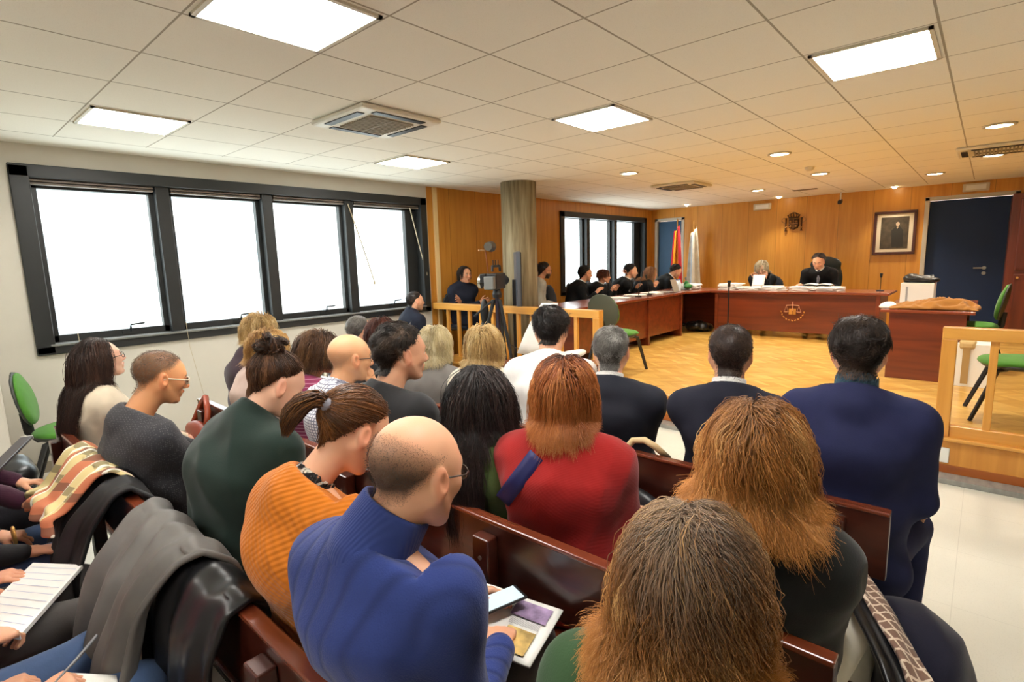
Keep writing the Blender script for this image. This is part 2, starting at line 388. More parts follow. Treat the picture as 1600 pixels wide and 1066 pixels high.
def parquet_material():
    n = NT('herringbone_parquet'); c = n.coord(); sep = n.n('ShaderNodeSeparateXYZ'); n.l(c, sep.inputs[0]); X, Y, Z = sep.outputs
    w = .30; t = n.math('MULTIPLY', X, 1/w); f = n.math('FRACT', t); tri = n.math('MULTIPLY', n.math('ABSOLUTE', n.math('SUBTRACT', f, .5)), w*1.1)
    v = n.math('MULTIPLY', n.math('ADD', Y, tri), 1/.075); fv = n.math('FRACT', v)
    half = n.math('FLOOR', n.math('MULTIPLY', t, 2)); cb = n.n('ShaderNodeCombineXYZ'); n.l(half, cb.inputs[0]); n.l(n.math('FLOOR', v), cb.inputs[1])
    wn = n.n('ShaderNodeTexWhiteNoise', noise_dimensions='2D'); n.l(cb.outputs[0], wn.inputs['Vector'])
    par = n.math('FRACT', n.math('MULTIPLY', half, .5))
    base = n.ramp(wn.outputs[0], [(0, lin((190, 142, 64))), (.5, lin((206, 162, 80))), (1, lin((220, 180, 98)))])
    base = n.mix(n.math('MULTIPLY', par, .5), base, lin((180, 128, 52)))
    gap = n.math('MAXIMUM', n.math('LESS_THAN', fv, .035), n.math('LESS_THAN', n.math('FRACT', n.math('MULTIPLY', t, 2)), .015))
    base = n.mix(n.math('MULTIPLY', gap, .55), base, lin((112, 66, 20)))
    n.l(base, n.b.inputs['Base Color']); n.b.inputs['Roughness'].default_value = .3; n.b.inputs['Coat Weight'].default_value = .3; n.b.inputs['Coat Roughness'].default_value = .15; return n.m

structure(MB().b2(XR, 4.8, YR, WL+.2, -.1, 0).build('floor', floor_material()))
structure(MB().b2(XR-.1, WB+.2, YR-.1, WL+.3, CEIL, CEIL+.1).build('ceiling', ceiling_material()))
structure(MB().b2(XR-.1, XR, YR-.1, WL+.3, 0, CEIL).build('wall_rear', M_wall))
structure(MB().b2(XR, WB+.2, YR-.1, YR, 0, CEIL).build('wall_right', M_wall))
# left wall with two window openings (painted part and veneered part)
W1 = (.66, 4.74, .985, 2.49); W2 = (7.85, 11.0, .98, 2.47)
m = MB(); m.b2(XR, W1[0], WL, WL+.28, 0, CEIL); m.b2(W1[0], 4.80, WL, WL+.28, 0, W1[2]); m.b2(W1[0], 4.80, WL, WL+.28, W1[3], CEIL); m.b2(W1[1], 4.80, WL, WL+.28, W1[2], W1[3])
structure(m.build('wall_left', M_wall))
m = MB(); m.b2(4.80, W2[0], WL, WL+.28, 0, CEIL); m.b2(W2[0], WB+.2, WL, WL+.28, 0, W2[2]); m.b2(W2[0], WB+.2, WL, WL+.28, W2[3], CEIL); m.b2(W2[1], WB+.2, WL, WL+.28, W2[2], W2[3])
structure(m.build('wall_left_veneer', M_oakx))
structure(MB().b2(4.90, 4.965, WL-.03, WL, PLAT, CEIL).build('trim_1', mat('cream_strip', (226, 196, 140), .5), bevel=.003))
structure(MB().b2(XR, 4.44, WL-.015, WL, 0, .09).build('baseboard_left', mat('baseboard_grey', (150, 140, 122), .5), bevel=.003))
# back wall with a door opening each side
D1 = (5.02, 5.60, 2.40); D2 = (-.24, .80, 2.41)
m = MB(); m.b2(WB, WB+.2, YR, D2[0], 0, CEIL); m.b2(WB, WB+.2, D2[1], D1[0], 0, CEIL); m.b2(WB, WB+.2, D1[1], WL+.2, 0, CEIL)
m.b2(WB, WB+.2, D2[0], D2[1], D2[2], CEIL); m.b2(WB, WB+.2, D1[0], D1[1], D1[2], CEIL)
structure(m.build('wall_back', M_oak))
M_blue = mat('petrol_blue_door', (22, 70, 108), .5, var=.05, scale=4)
M_frame = mat('door_frame_white', (196, 190, 176), .5)
for i, (y0, y1, zt, hy) in enumerate(((D1[0], D1[1], D1[2], None), (D2[0], D2[1], D2[2], .04))):
    d = structure(MB().b2(WB+.05, WB+.10, y0+.01, y1-.01, PLAT+.005, zt-.01).build('door_%d' % (i+1), M_blue if i == 0 else mat('navy_door', (10, 42, 84), .7, var=.05, scale=4)))
    fr = MB().b2(WB-.015, WB+.1, y0-.05, y0+.012, PLAT, zt+.05).b2(WB-.015, WB+.1, y1-.012, y1+.05, PLAT, zt+.05).b2(WB-.015, WB+.1, y0-.05, y1+.05, zt-.005, zt+.055)
    fr.build('door_frame', M_frame, d, bevel=.004)
    if hy is not None:
        z0 = 1.31; h = MB().tube([(WB+.05, hy, z0), (WB-.02, hy, z0)], .011).tube([(WB-.02, hy-.005, z0), (WB-.02, hy+.13, z0)], .0105).tube([(WB+.052, hy, z0), (WB+.04, hy, z0)], .027, 20)
        h.build('door_handle', M_steel, d, smooth=False)
        MB().tube([(WB+.052, hy, z0-.085), (WB+.04, hy, z0-.085)], .027, 20).build('lock_plate', M_steel, d)
# platform
structure(MB().b2(4.80, WB+.2, YR, WL+.2, -.1, PLAT).build('floor_platform', parquet_material()))
m = MB().b2(4.775, 4.80, YR, WL, .10, PLAT-.02)
rp = structure(m.build('trim_2', wood('riser_wood', (216, 150, 62), (196, 128, 46), axis=2, scale=1, rough=.4)))
structure(MB().b2(4.745, 4.83, YR, WL, PLAT-.022, PLAT+.004).build('trim_3', M_pine, bevel=.006))
structure(MB().b2(4.77, 4.80, YR, WL, .04, .10).build('trim_4', wood('riser_base', (178, 98, 34), (150, 76, 22), axis=1, rough=.3)))
n_ = NT('grey_stone_strip'); c_ = n_.coord((3, 12, 3)); nz_ = n_.n('ShaderNodeTexNoise'); nz_.inputs['Scale'].default_value = 2; n_.l(c_, nz_.inputs[0])
n_.l(n_.ramp(nz_.outputs[0], [(.3, lin((128, 126, 120))), (.7, lin((158, 156, 148)))]), n_.b.inputs['Base Color']); n_.b.inputs['Roughness'].default_value = .35
structure(MB().b2(4.64, 4.80, YR, WL, 0, .038).build('trim_5', n_.m, bevel=.004))
for y in (-.55, -1.6): structure(MB().b2(4.768, 4.775, y-.004, y+.004, .1, PLAT-.02).build('trim_6', mat('joint_dark', (110, 64, 20), .5)))
# left-hand wall pillar at the frame edge
structure(MB().b2(.02, .335, 5.02, WL, 0, CEIL).build('wall_pier_left', M_wall, bevel=.01))

# windows: deep black frame, sashes, glass
gl = NT('window_glass'); t_ = gl.t; out = [x for x in t_.nodes if x.type == 'OUTPUT_MATERIAL'][0]
tr = gl.n('ShaderNodeBsdfTransparent'); tr.inputs[0].default_value = (.93, .97, .96, 1); gs = gl.n('ShaderNodeBsdfGlossy'); gs.inputs['Roughness'].default_value = .02
mx = gl.n('ShaderNodeMixShader'); mx.inputs[0].default_value = .05
gl.l(tr.outputs[0], mx.inputs[1]); gl.l(gs.outputs[0], mx.inputs[2]); gl.l(mx.outputs[0], out.inputs[0]); M_glass = gl.m
M_blind = mat('blind_slats', (116, 104, 92), .5, var=.1, scale=10); M_cord = mat('blind_cord', (190, 178, 150), .7)
def window(nm, Wd, panes, handles, zlo, zhi):
    x0, x1, z0, z1 = Wd; y = WL
    w = structure(bpy.data.objects.new(nm, None)); COL.objects.link(w); w.location = ((x0+x1)/2, y, z0)
    off = tuple(w.location)
    fr = MB().b2(x0-.03, x0+.09, y-.03, y+.16, z0, z1).b2(x1-.07, x1+.03, y-.03, y+.16, z0, z1).b2(x0-.03, x1+.03, y-.03, y+.16, z1-.09, z1+.01).b2(x0-.03, x1+.03, y-.03, y+.16, z0-.01, z0+.06)
    fr.build('window_frame', M_black, w, bevel=.006, off=off)
    MB().b2(x0+.06, x1-.06, y-.045, y+.12, z0+.058, z0+.075).build('window_sill', mat('sill_grey', (120, 120, 118), .3), w, bevel=.003, off=off)
    for a, b in zip([x0+.06]+[p[1]+.09 for p in panes[:-1]], [p[0]-.06 for p in panes]):
        pass
    edges = [x0+.05]+[(panes[i][1]+panes[i+1][0])/2 for i in range(len(panes)-1)]+[x1-.05]
    for i, e in enumerate(edges[1:-1]):
        MB().b2(e-.055, e+.055, y+.02, y+.17, z0+.05, z1-.08).build('mullion', M_black, w, bevel=.005, off=off)
    for i, (a, b) in enumerate(panes):
        sx0 = edges[i]+.05*(i > 0); sx1 = edges[i+1]-.05*(i < len(panes)-1)
        s = MB().b2(sx0, a, y+.10, y+.17, zlo-.06, zhi+.08).b2(b, sx1, y+.10, y+.17, zlo-.06, zhi+.08).b2(sx0, sx1, y+.10, y+.17, zhi, zhi+.10).b2(sx0, sx1, y+.10, y+.17, z0+.05, zlo)
        so = s.build('sash', M_black, w, bevel=.004, off=off)
        MB().b2(a-.01, b+.01, y+.133, y+.137, zlo-.01, zhi+.01).build('pane', M_glass, so, off=off)
        if handles:
            xm = (a+b)/2+.12
            MB().b2(xm-.07, xm+.05, y+.085, y+.10, zlo-.045, zlo-.015).tube([(xm, y+.09, zlo-.02), (xm-.01, y+.05, zlo+.01), (xm-.01, y+.04, zlo+.04), (xm+.10, y+.05, zlo+.045)], .009).build('window_handle', M_black, so, off=off)
            bl = MB()
            for q in range(3): bl.b2(sx0+.02, sx1-.02, y+.02, y+.07, zhi+.02+q*.024, zhi+.036+q*.024)
            bl.build('rolled_blind', M_blind, w, bevel=.003, off=off)
    return w, off
pan1 = [(.80, 1.58), (1.77, 2.55), (2.74, 3.53), (3.71, 4.50)]
w1, off1 = window('window_1', W1, pan1, True, 1.12, 2.33)
pan2 = [(8.10, 8.67), (8.88, 9.68), (9.88, 10.69)]
window('window_2', W2, pan2, False, 1.12, 2.37)
for x, zb, dx in ((3.60, 1.42, .28), (4.52, 1.50, .20)):
    MB().tube([(x, WL+.01, 2.36), (x+dx*.5, WL-.01, 1.9), (x+dx, WL-.02, zb)], .007, 6).tube([(x+dx, WL-.02, zb+.01), (x+dx, WL-.02, zb-.03)], .013, 8).build('blind_cord', M_cord, w1, off=off1)
for x, xe, zb in ((.90, .93, .55), (1.72, 1.80, .42)):
    MB().tube([(x, WL-.05, 1.15), (x+.01, WL-.05, .9), (xe, WL-.05, zb)], .0025, 5).build('blind_cord', M_cord, w1, off=off1)

# buildings across the street
bl = thing('apartment_building', 'pale building facade seen overexposed through the left windows', 'building', (6, 30, -6))
Mb = mat('facade_plaster', (225, 224, 220), .9, var=.04, scale=.5); Mbl = mat('facade_window', (165, 172, 178), .4); Mbb = mat('facade_band', (214, 212, 208), .9)
MB().b2(-24, 30, 0, 8, -8, 13).build('wall', Mb, bl)
for zz in (-5, -2, 1, 4, 7, 10): MB().b2(-24, 30, -.4, 0, zz-.15, zz+.15).build('balcony_slab', Mbb, bl)
wm = MB()
for zz in (-4.6, -1.6, 1.4, 4.4, 7.4, 10.4):
    k = 0
    for xx in np.arange(-22, 29, 3.1): wm.b2(xx, xx+(1.1 if k % 2 else 1.8), -.06, .02, zz+.5, zz+1.9); k += 1
wo = wm.build('window', Mbl, bl)
wo['kind'] = 'stuff'

# ceiling fixtures
M_panel = mat('lit_diffuser', (255, 250, 240), .5, emit=(255, 252, 246), es=27)
M_panelfr = mat('panel_frame', (214, 206, 186), .5)
cx = lambda i: .8717+.6*i
cyy = lambda j: 2.5034+.5627*j
for i, j, lab in ((0, -1, 'square ceiling light panel, the large one at the top left of the room'), (0, 3, 'square ceiling light panel nearest the left end of the long window'),
               (4, -1, 'square ceiling light panel in the middle of the ceiling'), (4, 3, 'small looking ceiling light panel above the far end of the long window'),
               (4, -4, 'square ceiling light panel at the right, before the downlights'), (0, -4, 'square ceiling light panel overhead beyond the right upper edge'),
               (-4, -1, 'ceiling light panel behind the public benches'), (-4, 3, 'ceiling light panel behind the benches on the window side'), (-4, -4, 'ceiling light panel behind the benches on the right side')):
    x0, x1, y0, y1 = cx(i)+.02, cx(i+1)-.02, cyy(j)+.02, cyy(j+1)-.02
    t = thing('ceiling_light', lab, 'ceiling light', ((x0+x1)/2, (y0+y1)/2, CEIL), group='square ceiling light panels')
    dx, dy = (x1-x0)/2, (y1-y0)/2
    MB().b2(-dx, dx, -dy, -dy+.02, -.012, 0).b2(-dx, dx, dy-.02, dy, -.012, 0).b2(-dx, -dx+.02, -dy, dy, -.012, 0).b2(dx-.02, dx, -dy, dy, -.012, 0).build('frame', M_panelfr, t)
    MB().b2(-dx+.02, dx-.02, -dy+.02, dy-.02, -.006, 0).build('diffuser', M_panel, t)
M_down = mat('lit_downlight', (255, 240, 200), .5, emit=(255, 236, 196), es=25)
M_ring = mat('downlight_ring', (200, 192, 170), .3)
DL = [((983, 270), 'left of the ceiling vent'), ((1079, 292), 'right beside the ceiling vent'), ((1218, 240), 'nearest one over the parquet, left of the right-hand light panel'), ((1281, 271), 'above the picture and crest, middle of the ceiling'),
      ((1184, 297), 'far back, above the crest'), ((1461, 271), 'in front of the dark blue door'), ((1552, 242), 'beside the right-hand vent'), ((1562, 195), 'nearest the upper right corner')]
for (u, v), lab in DL:
    p = PZ(u, v, CEIL); t = thing('downlight', 'round recessed downlight ' + lab, 'downlight', (p[0], p[1], CEIL), group='round downlights over the platform')
    MB().lathe([(.085, -.001), (.115, -.001), (.112, -.012), (.088, -.014), (.085, -.001)], seg=28).build('trim_ring', M_ring, t, smooth=True)
    MB().lathe([(0, -.008), (.087, -.008), (.087, -.002)], seg=28).build('lamp', M_down, t)
    l = bpy.data.lights.new('downlight_beam', 'SPOT'); l.energy = 105; l.color = (1, .91, .76); l.spot_size = math.radians(125); l.spot_blend = .8; l.shadow_soft_size = .08
    o = bpy.data.objects.new('downlight_beam', l); COL.objects.link(o); o.location = (p[0], p[1], CEIL-.03)
for (u, v), lab in (((1073, 320), 'tiny bright spot in the ceiling above the left blue door'), ((1217, 308), 'tiny bright spot in the ceiling above the crest'), ((1398, 292), 'tiny bright spot in the ceiling above the framed portrait')):
    p = PZ(u, v, CEIL); o = MB().lathe([(0, -.03), (.022, -.024), (.03, -.008), (.045, -.002)], (p[0], p[1], CEIL), 16).build('spotlight', mat('lit_spot', (255, 240, 210), .5, emit=(255, 228, 180), es=30), smooth=True)
    tag(o, lab, 'spotlight', 'small spotlights along the back wall')
    l = bpy.data.lights.new('spot_beam', 'SPOT'); l.energy = 65; l.color = (1, .91, .76); l.spot_size = math.radians(110); l.spot_blend = .9; l.shadow_soft_size = .03
    o = bpy.data.objects.new('spot_beam', l); COL.objects.link(o); o.location = (p[0], p[1], CEIL-.05); o.rotation_euler = (0, math.radians(15), 0)

def ac_unit(loc, s, label, rz=0):
    t = thing('air_conditioner', label, 'air conditioner', loc, rz, 'ceiling cassette air conditioners')
    MB().b2(-s, s, -s, s, -.035, 0).build('housing', mat('ac_white', (222, 216, 200), .4), t, bevel=.03)
    g = MB()
    for k in range(13): g.b2(-s*.55, s*.55, -s*.55+k*s*1.1/12-.006, -s*.55+k*s*1.1/12+.006, -.046, -.036)
    g.b2(-.006, .006, -s*.56, s*.56, -.047, -.036); g.build('grille', mat('ac_grille', (150, 142, 124), .6), t)
    for k in range(4):
        R = Matrix.Rotation(k*math.pi/2, 3, 'Z'); MB().box(tuple(R @ Vector((0, s*.80, -.037))), (s*1.25, .055, .008), R).build('air_slot', M_dark, t)
    return t
ac_unit((cx(2.5), cyy(1.5), CEIL), .33, 'white square cassette air conditioner between the two left light rows')
p = PZ(1060, 288, CEIL); ac_unit((p[0]+.1, p[1], CEIL), .33, 'far cassette air conditioner above the lawyers at the side desk')
p = PZ(1560, 228, CEIL); ac_unit((p[0]+.1, p[1], CEIL), .33, 'cassette air conditioner at the upper right, between two downlights')
p = PZ(1257, 296, CEIL); tag(MB().b2(p[0]-.02, p[0]+.10, p[1]-.18, p[1]+.18, CEIL-.008, CEIL).build('ceiling_vent', mat('vent_brown', (110, 92, 62), .6)), 'narrow dark ceiling slot vent above the crest', 'vent')
# smoke detector
p = PZ(1265, 261, CEIL); tag(MB().lathe([(0, -.045), (.03, -.045), (.05, -.02), (.055, 0)], (p[0], p[1], CEIL), 20).build('smoke_detector', M_panelfr, smooth=True), 'small round smoke detector beside a downlight', 'detector')

# round concrete column
cm = NT('board_marked_concrete'); c_ = cm.coord((16, 16, 1.2)); nz_ = cm.n('ShaderNodeTexNoise'); nz_.inputs['Scale'].default_value = 1.5; nz_.inputs['Detail'].default_value = 6; cm.l(c_, nz_.inputs[0])
cm.l(cm.ramp(nz_.outputs[0], [(.3, lin((112, 98, 70))), (.5, lin((142, 128, 98))), (.75, lin((170, 158, 128)))]), cm.b.inputs['Base Color']); cm.b.inputs['Roughness'].default_value = .75; cm.bump(nz_.outputs[0], .3, .01)
PC = (5.55, 4.76)
o = MB().lathe([(.235, PLAT), (.235, CEIL)], (PC[0], PC[1], 0), 56).build('concrete_column', cm.m, smooth=False)
o.data.polygons.foreach_set('use_smooth', [len(p.vertices) == 4 for p in o.data.polygons])
tag(o, 'round raw concrete column rising behind the wooden rail', 'column')

# ================================================================== FURNITURE
BX = [-.33, .44, 1.14, 1.94]           # x of the bench backrest tops, row by row
BENCH_TOP = .83
def bench(x, y0, y1, label):
    t = thing('court_bench', label, 'bench', (x, (y0+y1)/2, 0), group=None); h = (y1-y0)/2
    MB().b2(-.016, .016, -h, h, .60, BENCH_TOP-.012).build('back_panel', M_mah, t, bevel=.003)
    MB().b2(-.02, .02, -h, h, BENCH_TOP-.014, BENCH_TOP).build('top_edge', M_cap, t, bevel=.004)
    MB().b2(.03, .46, -h, h, .425, .455).build('seat', M_cap, t, bevel=.008)
    ys = [-h+.15+i*(2*h-.30)/4 for i in range(5)]
    for y in ys:
        p = MB().b2(-.062, -.016, y-.035, y+.035, .03, .785).b2(-.062, .40, y-.03, y+.03, .36, .425).b2(-.08, .38, y-.03, y+.03, 0, .05).b2(.24, .30, y-.03, y+.03, .03, .4)
        p.build('leg', M_mah, t, bevel=.005)
        for z in (.72, .60): MB().tube([(-.0655, y, z), (-.061, y, z)], .007, 10).build('screw', M_steel, t)
    return t
bench(BX[0], .75, 3.9, 'dark bench at the lower left, under the people writing')
bench(BX[1], .165, 3.69, 'dark mahogany bench in the foreground with the coats hung over its back')
bench(BX[2], .165, 3.69, 'dark mahogany bench in the middle, behind the woman in the red sweater')
bench(BX[3], .165, 3.69, 'reddish mahogany bench at the front, under the men in suits')

def rail(y0, y1, label, side, bal):
    """y0 = free end with the post"""
    x = 4.82; t = thing('wooden_rail', label, 'rail', (x, y0, PLAT)); s = 1 if y1 > y0 else -1
    loc = lambda a, b, z0, z1, d=.035: MB().b2(-d, d, a-y0, b-y0, z0-PLAT, z1-PLAT)
    MB().b2(-.045, .045, 0, s*(y1-y0)*s, 1.005-PLAT, 1.09-PLAT).build('top_beam', M_pine, t, bevel=.006)
    MB().b2(-.045, .045, 0, s*.085, 0, 1.006-PLAT).build('end_post', M_pinez, t, bevel=.006)
    MB().b2(-.03, .03, s*.085, (y1-y0), 0, .085).build('bottom_beam', M_pine, t, bevel=.005)
    for y in bal: MB().b2(-.02, .02, y-y0-.022, y-y0+.022, .08, 1.01-PLAT).build('baluster', M_pinez, t, bevel=.004)
    return t
rail(.20, -1.9, 'light wooden rail at the right with few balusters, green chairs behind', -1, [-.08, -.36, -.64, -.92, -1.2, -1.5])
rail(3.02, 5.70, 'light wooden rail at the left crossing in front of the concrete column', 1, [3.34+.21*i for i in range(11)])
tag(MB().b2(4.76, 4.775, .10, .235, .115, .225).build('socket_box', M_white, bevel=.006), 'white square socket box on the wooden step at the right', 'socket box')

# side desk of the lawyers, corner unit, judges' desk
DT = PLAT+.735
def desk(name, label, x0, x1, y0, y1, face, splits, topext=.03):
    t = thing(name, label, 'desk', ((x0+x1)/2, (y0+y1)/2, PLAT)); dx, dy, H = (x1-x0)/2, (y1-y0)/2, DT-PLAT
    MB().b2(-dx-topext, dx+topext, -dy-topext, dy+topext, H-.035, H).build('desktop', M_deskd, t, bevel=.006)
    for a, b in splits:
        if face == 'y': MB().b2(a+.01-(x0+x1)/2, b-.01-(x0+x1)/2, -dy+.03, -dy+.06, .12, H-.035).build('front_panel', M_desk, t, bevel=.004)
        else: MB().b2(-dx+.03, -dx+.06, a+.01-(y0+y1)/2, b-.01-(y0+y1)/2, .10, H-.035).build('front_panel', M_desk, t, bevel=.004)
    ends = sorted({e for s in splits for e in s})
    for e in ends:
        if face == 'y': MB().b2(e-.025-(x0+x1)/2, e+.025-(x0+x1)/2, -dy, dy-.02, 0, H-.034).build('leg_panel', M_desk, t, bevel=.004)
        else: MB().b2(-dx, dx-.02, e-.025-(y0+y1)/2, e+.025-(y0+y1)/2, 0, H-.034).build('leg_panel', M_desk, t, bevel=.004)
    return t
desk('side_desk', 'long reddish wooden desk along the window where the lawyers sit', 5.35, 8.55, 3.76, 4.40, 'y', [(5.4, 6.35), (6.35, 7.35), (7.35, 8.5)])
desk('judge_desk', 'wide reddish wooden desk with the gold scales emblem on its front', 9.05, 9.85, 1.02, 3.48, 'x', [(1.12, 3.40)])
# corner piece between them
t = thing('corner_desk', 'corner piece joining side desk and judge desk, papers on it', 'desk', (8.9, 3.95, PLAT)); H = DT-PLAT
m = MB(); poly = [(-.32, -.20), (-.32, .46), (.9, .46), (.9, -.42), (.14, -.46)]
m.add([(x, y, H-.034) for x, y in poly]+[(x, y, H-.001) for x, y in poly], [tuple(range(5))[::-1], tuple(range(5, 10))]+[(i, (i+1) % 5, (i+1) % 5+5, i+5) for i in range(5)]); m.build('desktop', M_deskd, t, bevel=.005)
MB().b2(-.25, .95, .30, .33, .12, H-.04).build('front_panel', M_desk, t); MB().b2(.85, .89, -.3, .4, 0, H-.035).build('leg_panel', M_desk, t); MB().b2(-.29, -.25, -.1, .4, 0, H-.035).build('leg_panel', M_desk, t)
# emblem on the judges' desk: scales over an open book, laurel arc below
M_gold = mat('gilt_metal', (214, 160, 84), .35, metal=.6); M_pink = mat('pale_brass', (220, 170, 140), .35, metal=.4)
ex, ey, ez = 9.066, 2.22, PLAT+.42
t = thing('justice_emblem', 'gold scales and laurel emblem on the front of the judge desk', 'emblem', (ex, ey, ez))
MB().tube([(0, 0, .16), (0, 0, .02)], .006, 8).build('pole', M_pink, t); MB().tube([(0, -.09, .10), (0, 0, .108), (0, .09, .10)], .006, 8).build('beam', M_pink, t)
for s_ in (-1, 1):
    MB().tube([(0, s_*.09, .10), (0, s_*.115, .01)], .0025, 5).tube([(0, s_*.09, .10), (0, s_*.065, .01)], .0025, 5).build('cord', M_pink, t)
    MB().lathe([(0, -.012), (.02, -.008), (.035, .003), (.036, .006)], (0, s_*.09, 0), 16).build('scale_pan', M_pink, t)
    MB().box((0, s_*.027, .005), (.012, .048, .09), Matrix.Rotation(s_*.25, 3, 'Z')).build('book_page', M_gold, t, bevel=.003)
for k in range(11):
    a = math.pi*(1.06+.88*k/10); R_ = .165
    MB().box((0, R_*math.cos(a), R_*math.sin(a)+.03), (.010, .030, .016), Matrix.Rotation(a+(.5 if k % 2 else -.2)+1.57, 3, 'X')).build('laurel_leaf', M_gold, t, bevel=.005)

# right-hand desk and things on it
t = thing('side_table', 'reddish wooden desk standing end-on in front of the dark blue door', 'desk', (7.5, .45, PLAT)); H = 1.02-PLAT
MB().b2(-.77, .80, -.40, .36, H-.03, H).build('desktop', M_deskd, t, bevel=.005)
MB().b2(-.75, -.72, -.34, .28, 0, H-.03).build('end_panel', M_desk, t, bevel=.003); MB().b2(.72, .75, -.34, .28, 0, H-.03).build('end_panel', M_desk, t, bevel=.003); MB().b2(-.72, .72, .2, .23, .2, H-.03).build('front_panel', M_desk, t)
zt = 1.02
t = thing('archive_box', 'white cardboard archive box on the right-hand desk', 'box', (7.62, .57, zt)); MB().b2(-.17, .17, -.15, .15, 0, .24).build('box_body', M_white, t, bevel=.006); MB().b2(-.172, -.17, .08, .10, .03, .2).build('side_stripe', mat('grey_print', (150, 150, 150), .6), t)
fo = Field(); fo.ell(V(7.62, .62, zt+.285), V(.15, .10, .05), k=.03); fo.ell(V(7.58, .48, zt+.27), V(.12, .10, .035), k=.03); fo.cone(V(7.55, .68, zt+.26), V(7.6, .45, zt+.31), .02, .02, k=.02)
v, f = fo.mesh(.012); v += vnormals(v, f)*waves(v, np.random.default_rng(5), 5, 60)[:, None]*.008; v[:, 2] = np.maximum(v[:, 2], zt+.242)
tag(fast_mesh('black_bag', v, f, mat('black_nylon', (20, 20, 22), .35, bump=.2), None), 'shiny black bag lying on top of the white archive box', 'bag')
def cloth_heap(name, label, cat, c, size, m, seed, zmin, amp=.02, parent=None, n=9):
    rng = np.random.default_rng(seed); fo = Field()
    for i in range(n):
        q = V(*c)+rng.uniform(-1, 1, 3)*V(*size)*V(.6, .6, .3); r = V(*size)*rng.uniform(.25, .5, 3)+.02
        a = rng.uniform(0, 3.1); R = np.array([[math.cos(a), -math.sin(a), 0], [math.sin(a), math.cos(a), 0], [0, 0, 1]]); fo.ell(q, r, R, k=.05)
    v, f = fo.mesh(.012); nn = vnormals(v, f); w = waves(v, rng, 7, 38, (1, 1, .3)); v = v+nn*(1-2*np.abs(w))[:, None]*amp; v[:, 2] = np.maximum(v[:, 2], zmin)
    o = fast_mesh(name, smooth_verts(v, f, 1), f, m, parent)
    return tag(o, label, cat) if label else o
def coat_fn(u, v):
    x = 6.80+.46*u+.02*math.sin(v*17); y = .03+.70*v+.015*math.sin(u*13); e = min(u, 1-u, .5)*2; g = min(v, 1-v, .5)*2; dome = (max(e, 0)**.45)*(max(g, 0)**.35)
    q = math.sin(v*19+u*9+1.4*math.sin(u*7+v*5))*.5+math.sin(v*11-u*15+2*math.sin(v*9))*.35+math.sin(u*23+v*31)*.15; r = 1-abs(q)*1.6; k = .75+.35*math.sin(v*5+.6)
    return (x, y, zt+.008+dome*(.045+.075*max(r, -.3)*k+.025*(1-u)))
o = MB().grid(coat_fn, 56, 84).build('brown_coat', fabric('tan_coat', (150, 100, 42), 'plain'), None, solid=.008, smooth=True)
tag(o, 'crumpled tan brown coat lying on the right-hand desk', 'coat')
cloth_heap('white_cloth', 'small crumpled white paper at the left end of the right-hand desk', 'paper', (6.95, .76, zt+.015), (.06, .06, .03), M_paper, 8, zt+.002, .01, n=4)
t = thing('storage_box', 'white cardboard box with a beige cloth hanging down, behind the right rail', 'box', (6.7, .0, PLAT)); MB().b2(-.02, .30, -.09, .16, 0, .42).build('box_body', M_white, t, bevel=.005)
MB().b2(-.03, -.02, .06, .115, .03, .40).build('hanging_cloth', mat('beige_cloth', (172, 140, 88), .9), t); MB().b2(-.035, .2, .02, .15, .36, .45).build('folded_top', mat('beige_cloth2', (196, 168, 116), .9), t, bevel=.03)

# wardrobe / wooden panel door at the far right
t = thing('wooden_cabinet', 'dark red wooden cabinet with panelled door at the right edge', 'cabinet', (10.55, -.62, PLAT))
MB().b2(-.30, .60, -.45, .43, 0, 2.05).build('body', wood('cabinet_wood', (112, 46, 22), (80, 28, 12), axis=2, rough=.35), t, bevel=.006)
MB().b2(-.325, -.30, -.40, .34, .06, .95).build('door', MATS['cabinet_wood'], t, bevel=.012)
MB().b2(-.325, -.30, -.40, .34, 1.0, 1.98).build('door', MATS['cabinet_wood'], t, bevel=.012)
MB().tube([(-.35, .3, .9), (-.325, .3, .9)], .015, 12).build('knob', M_gold, t)

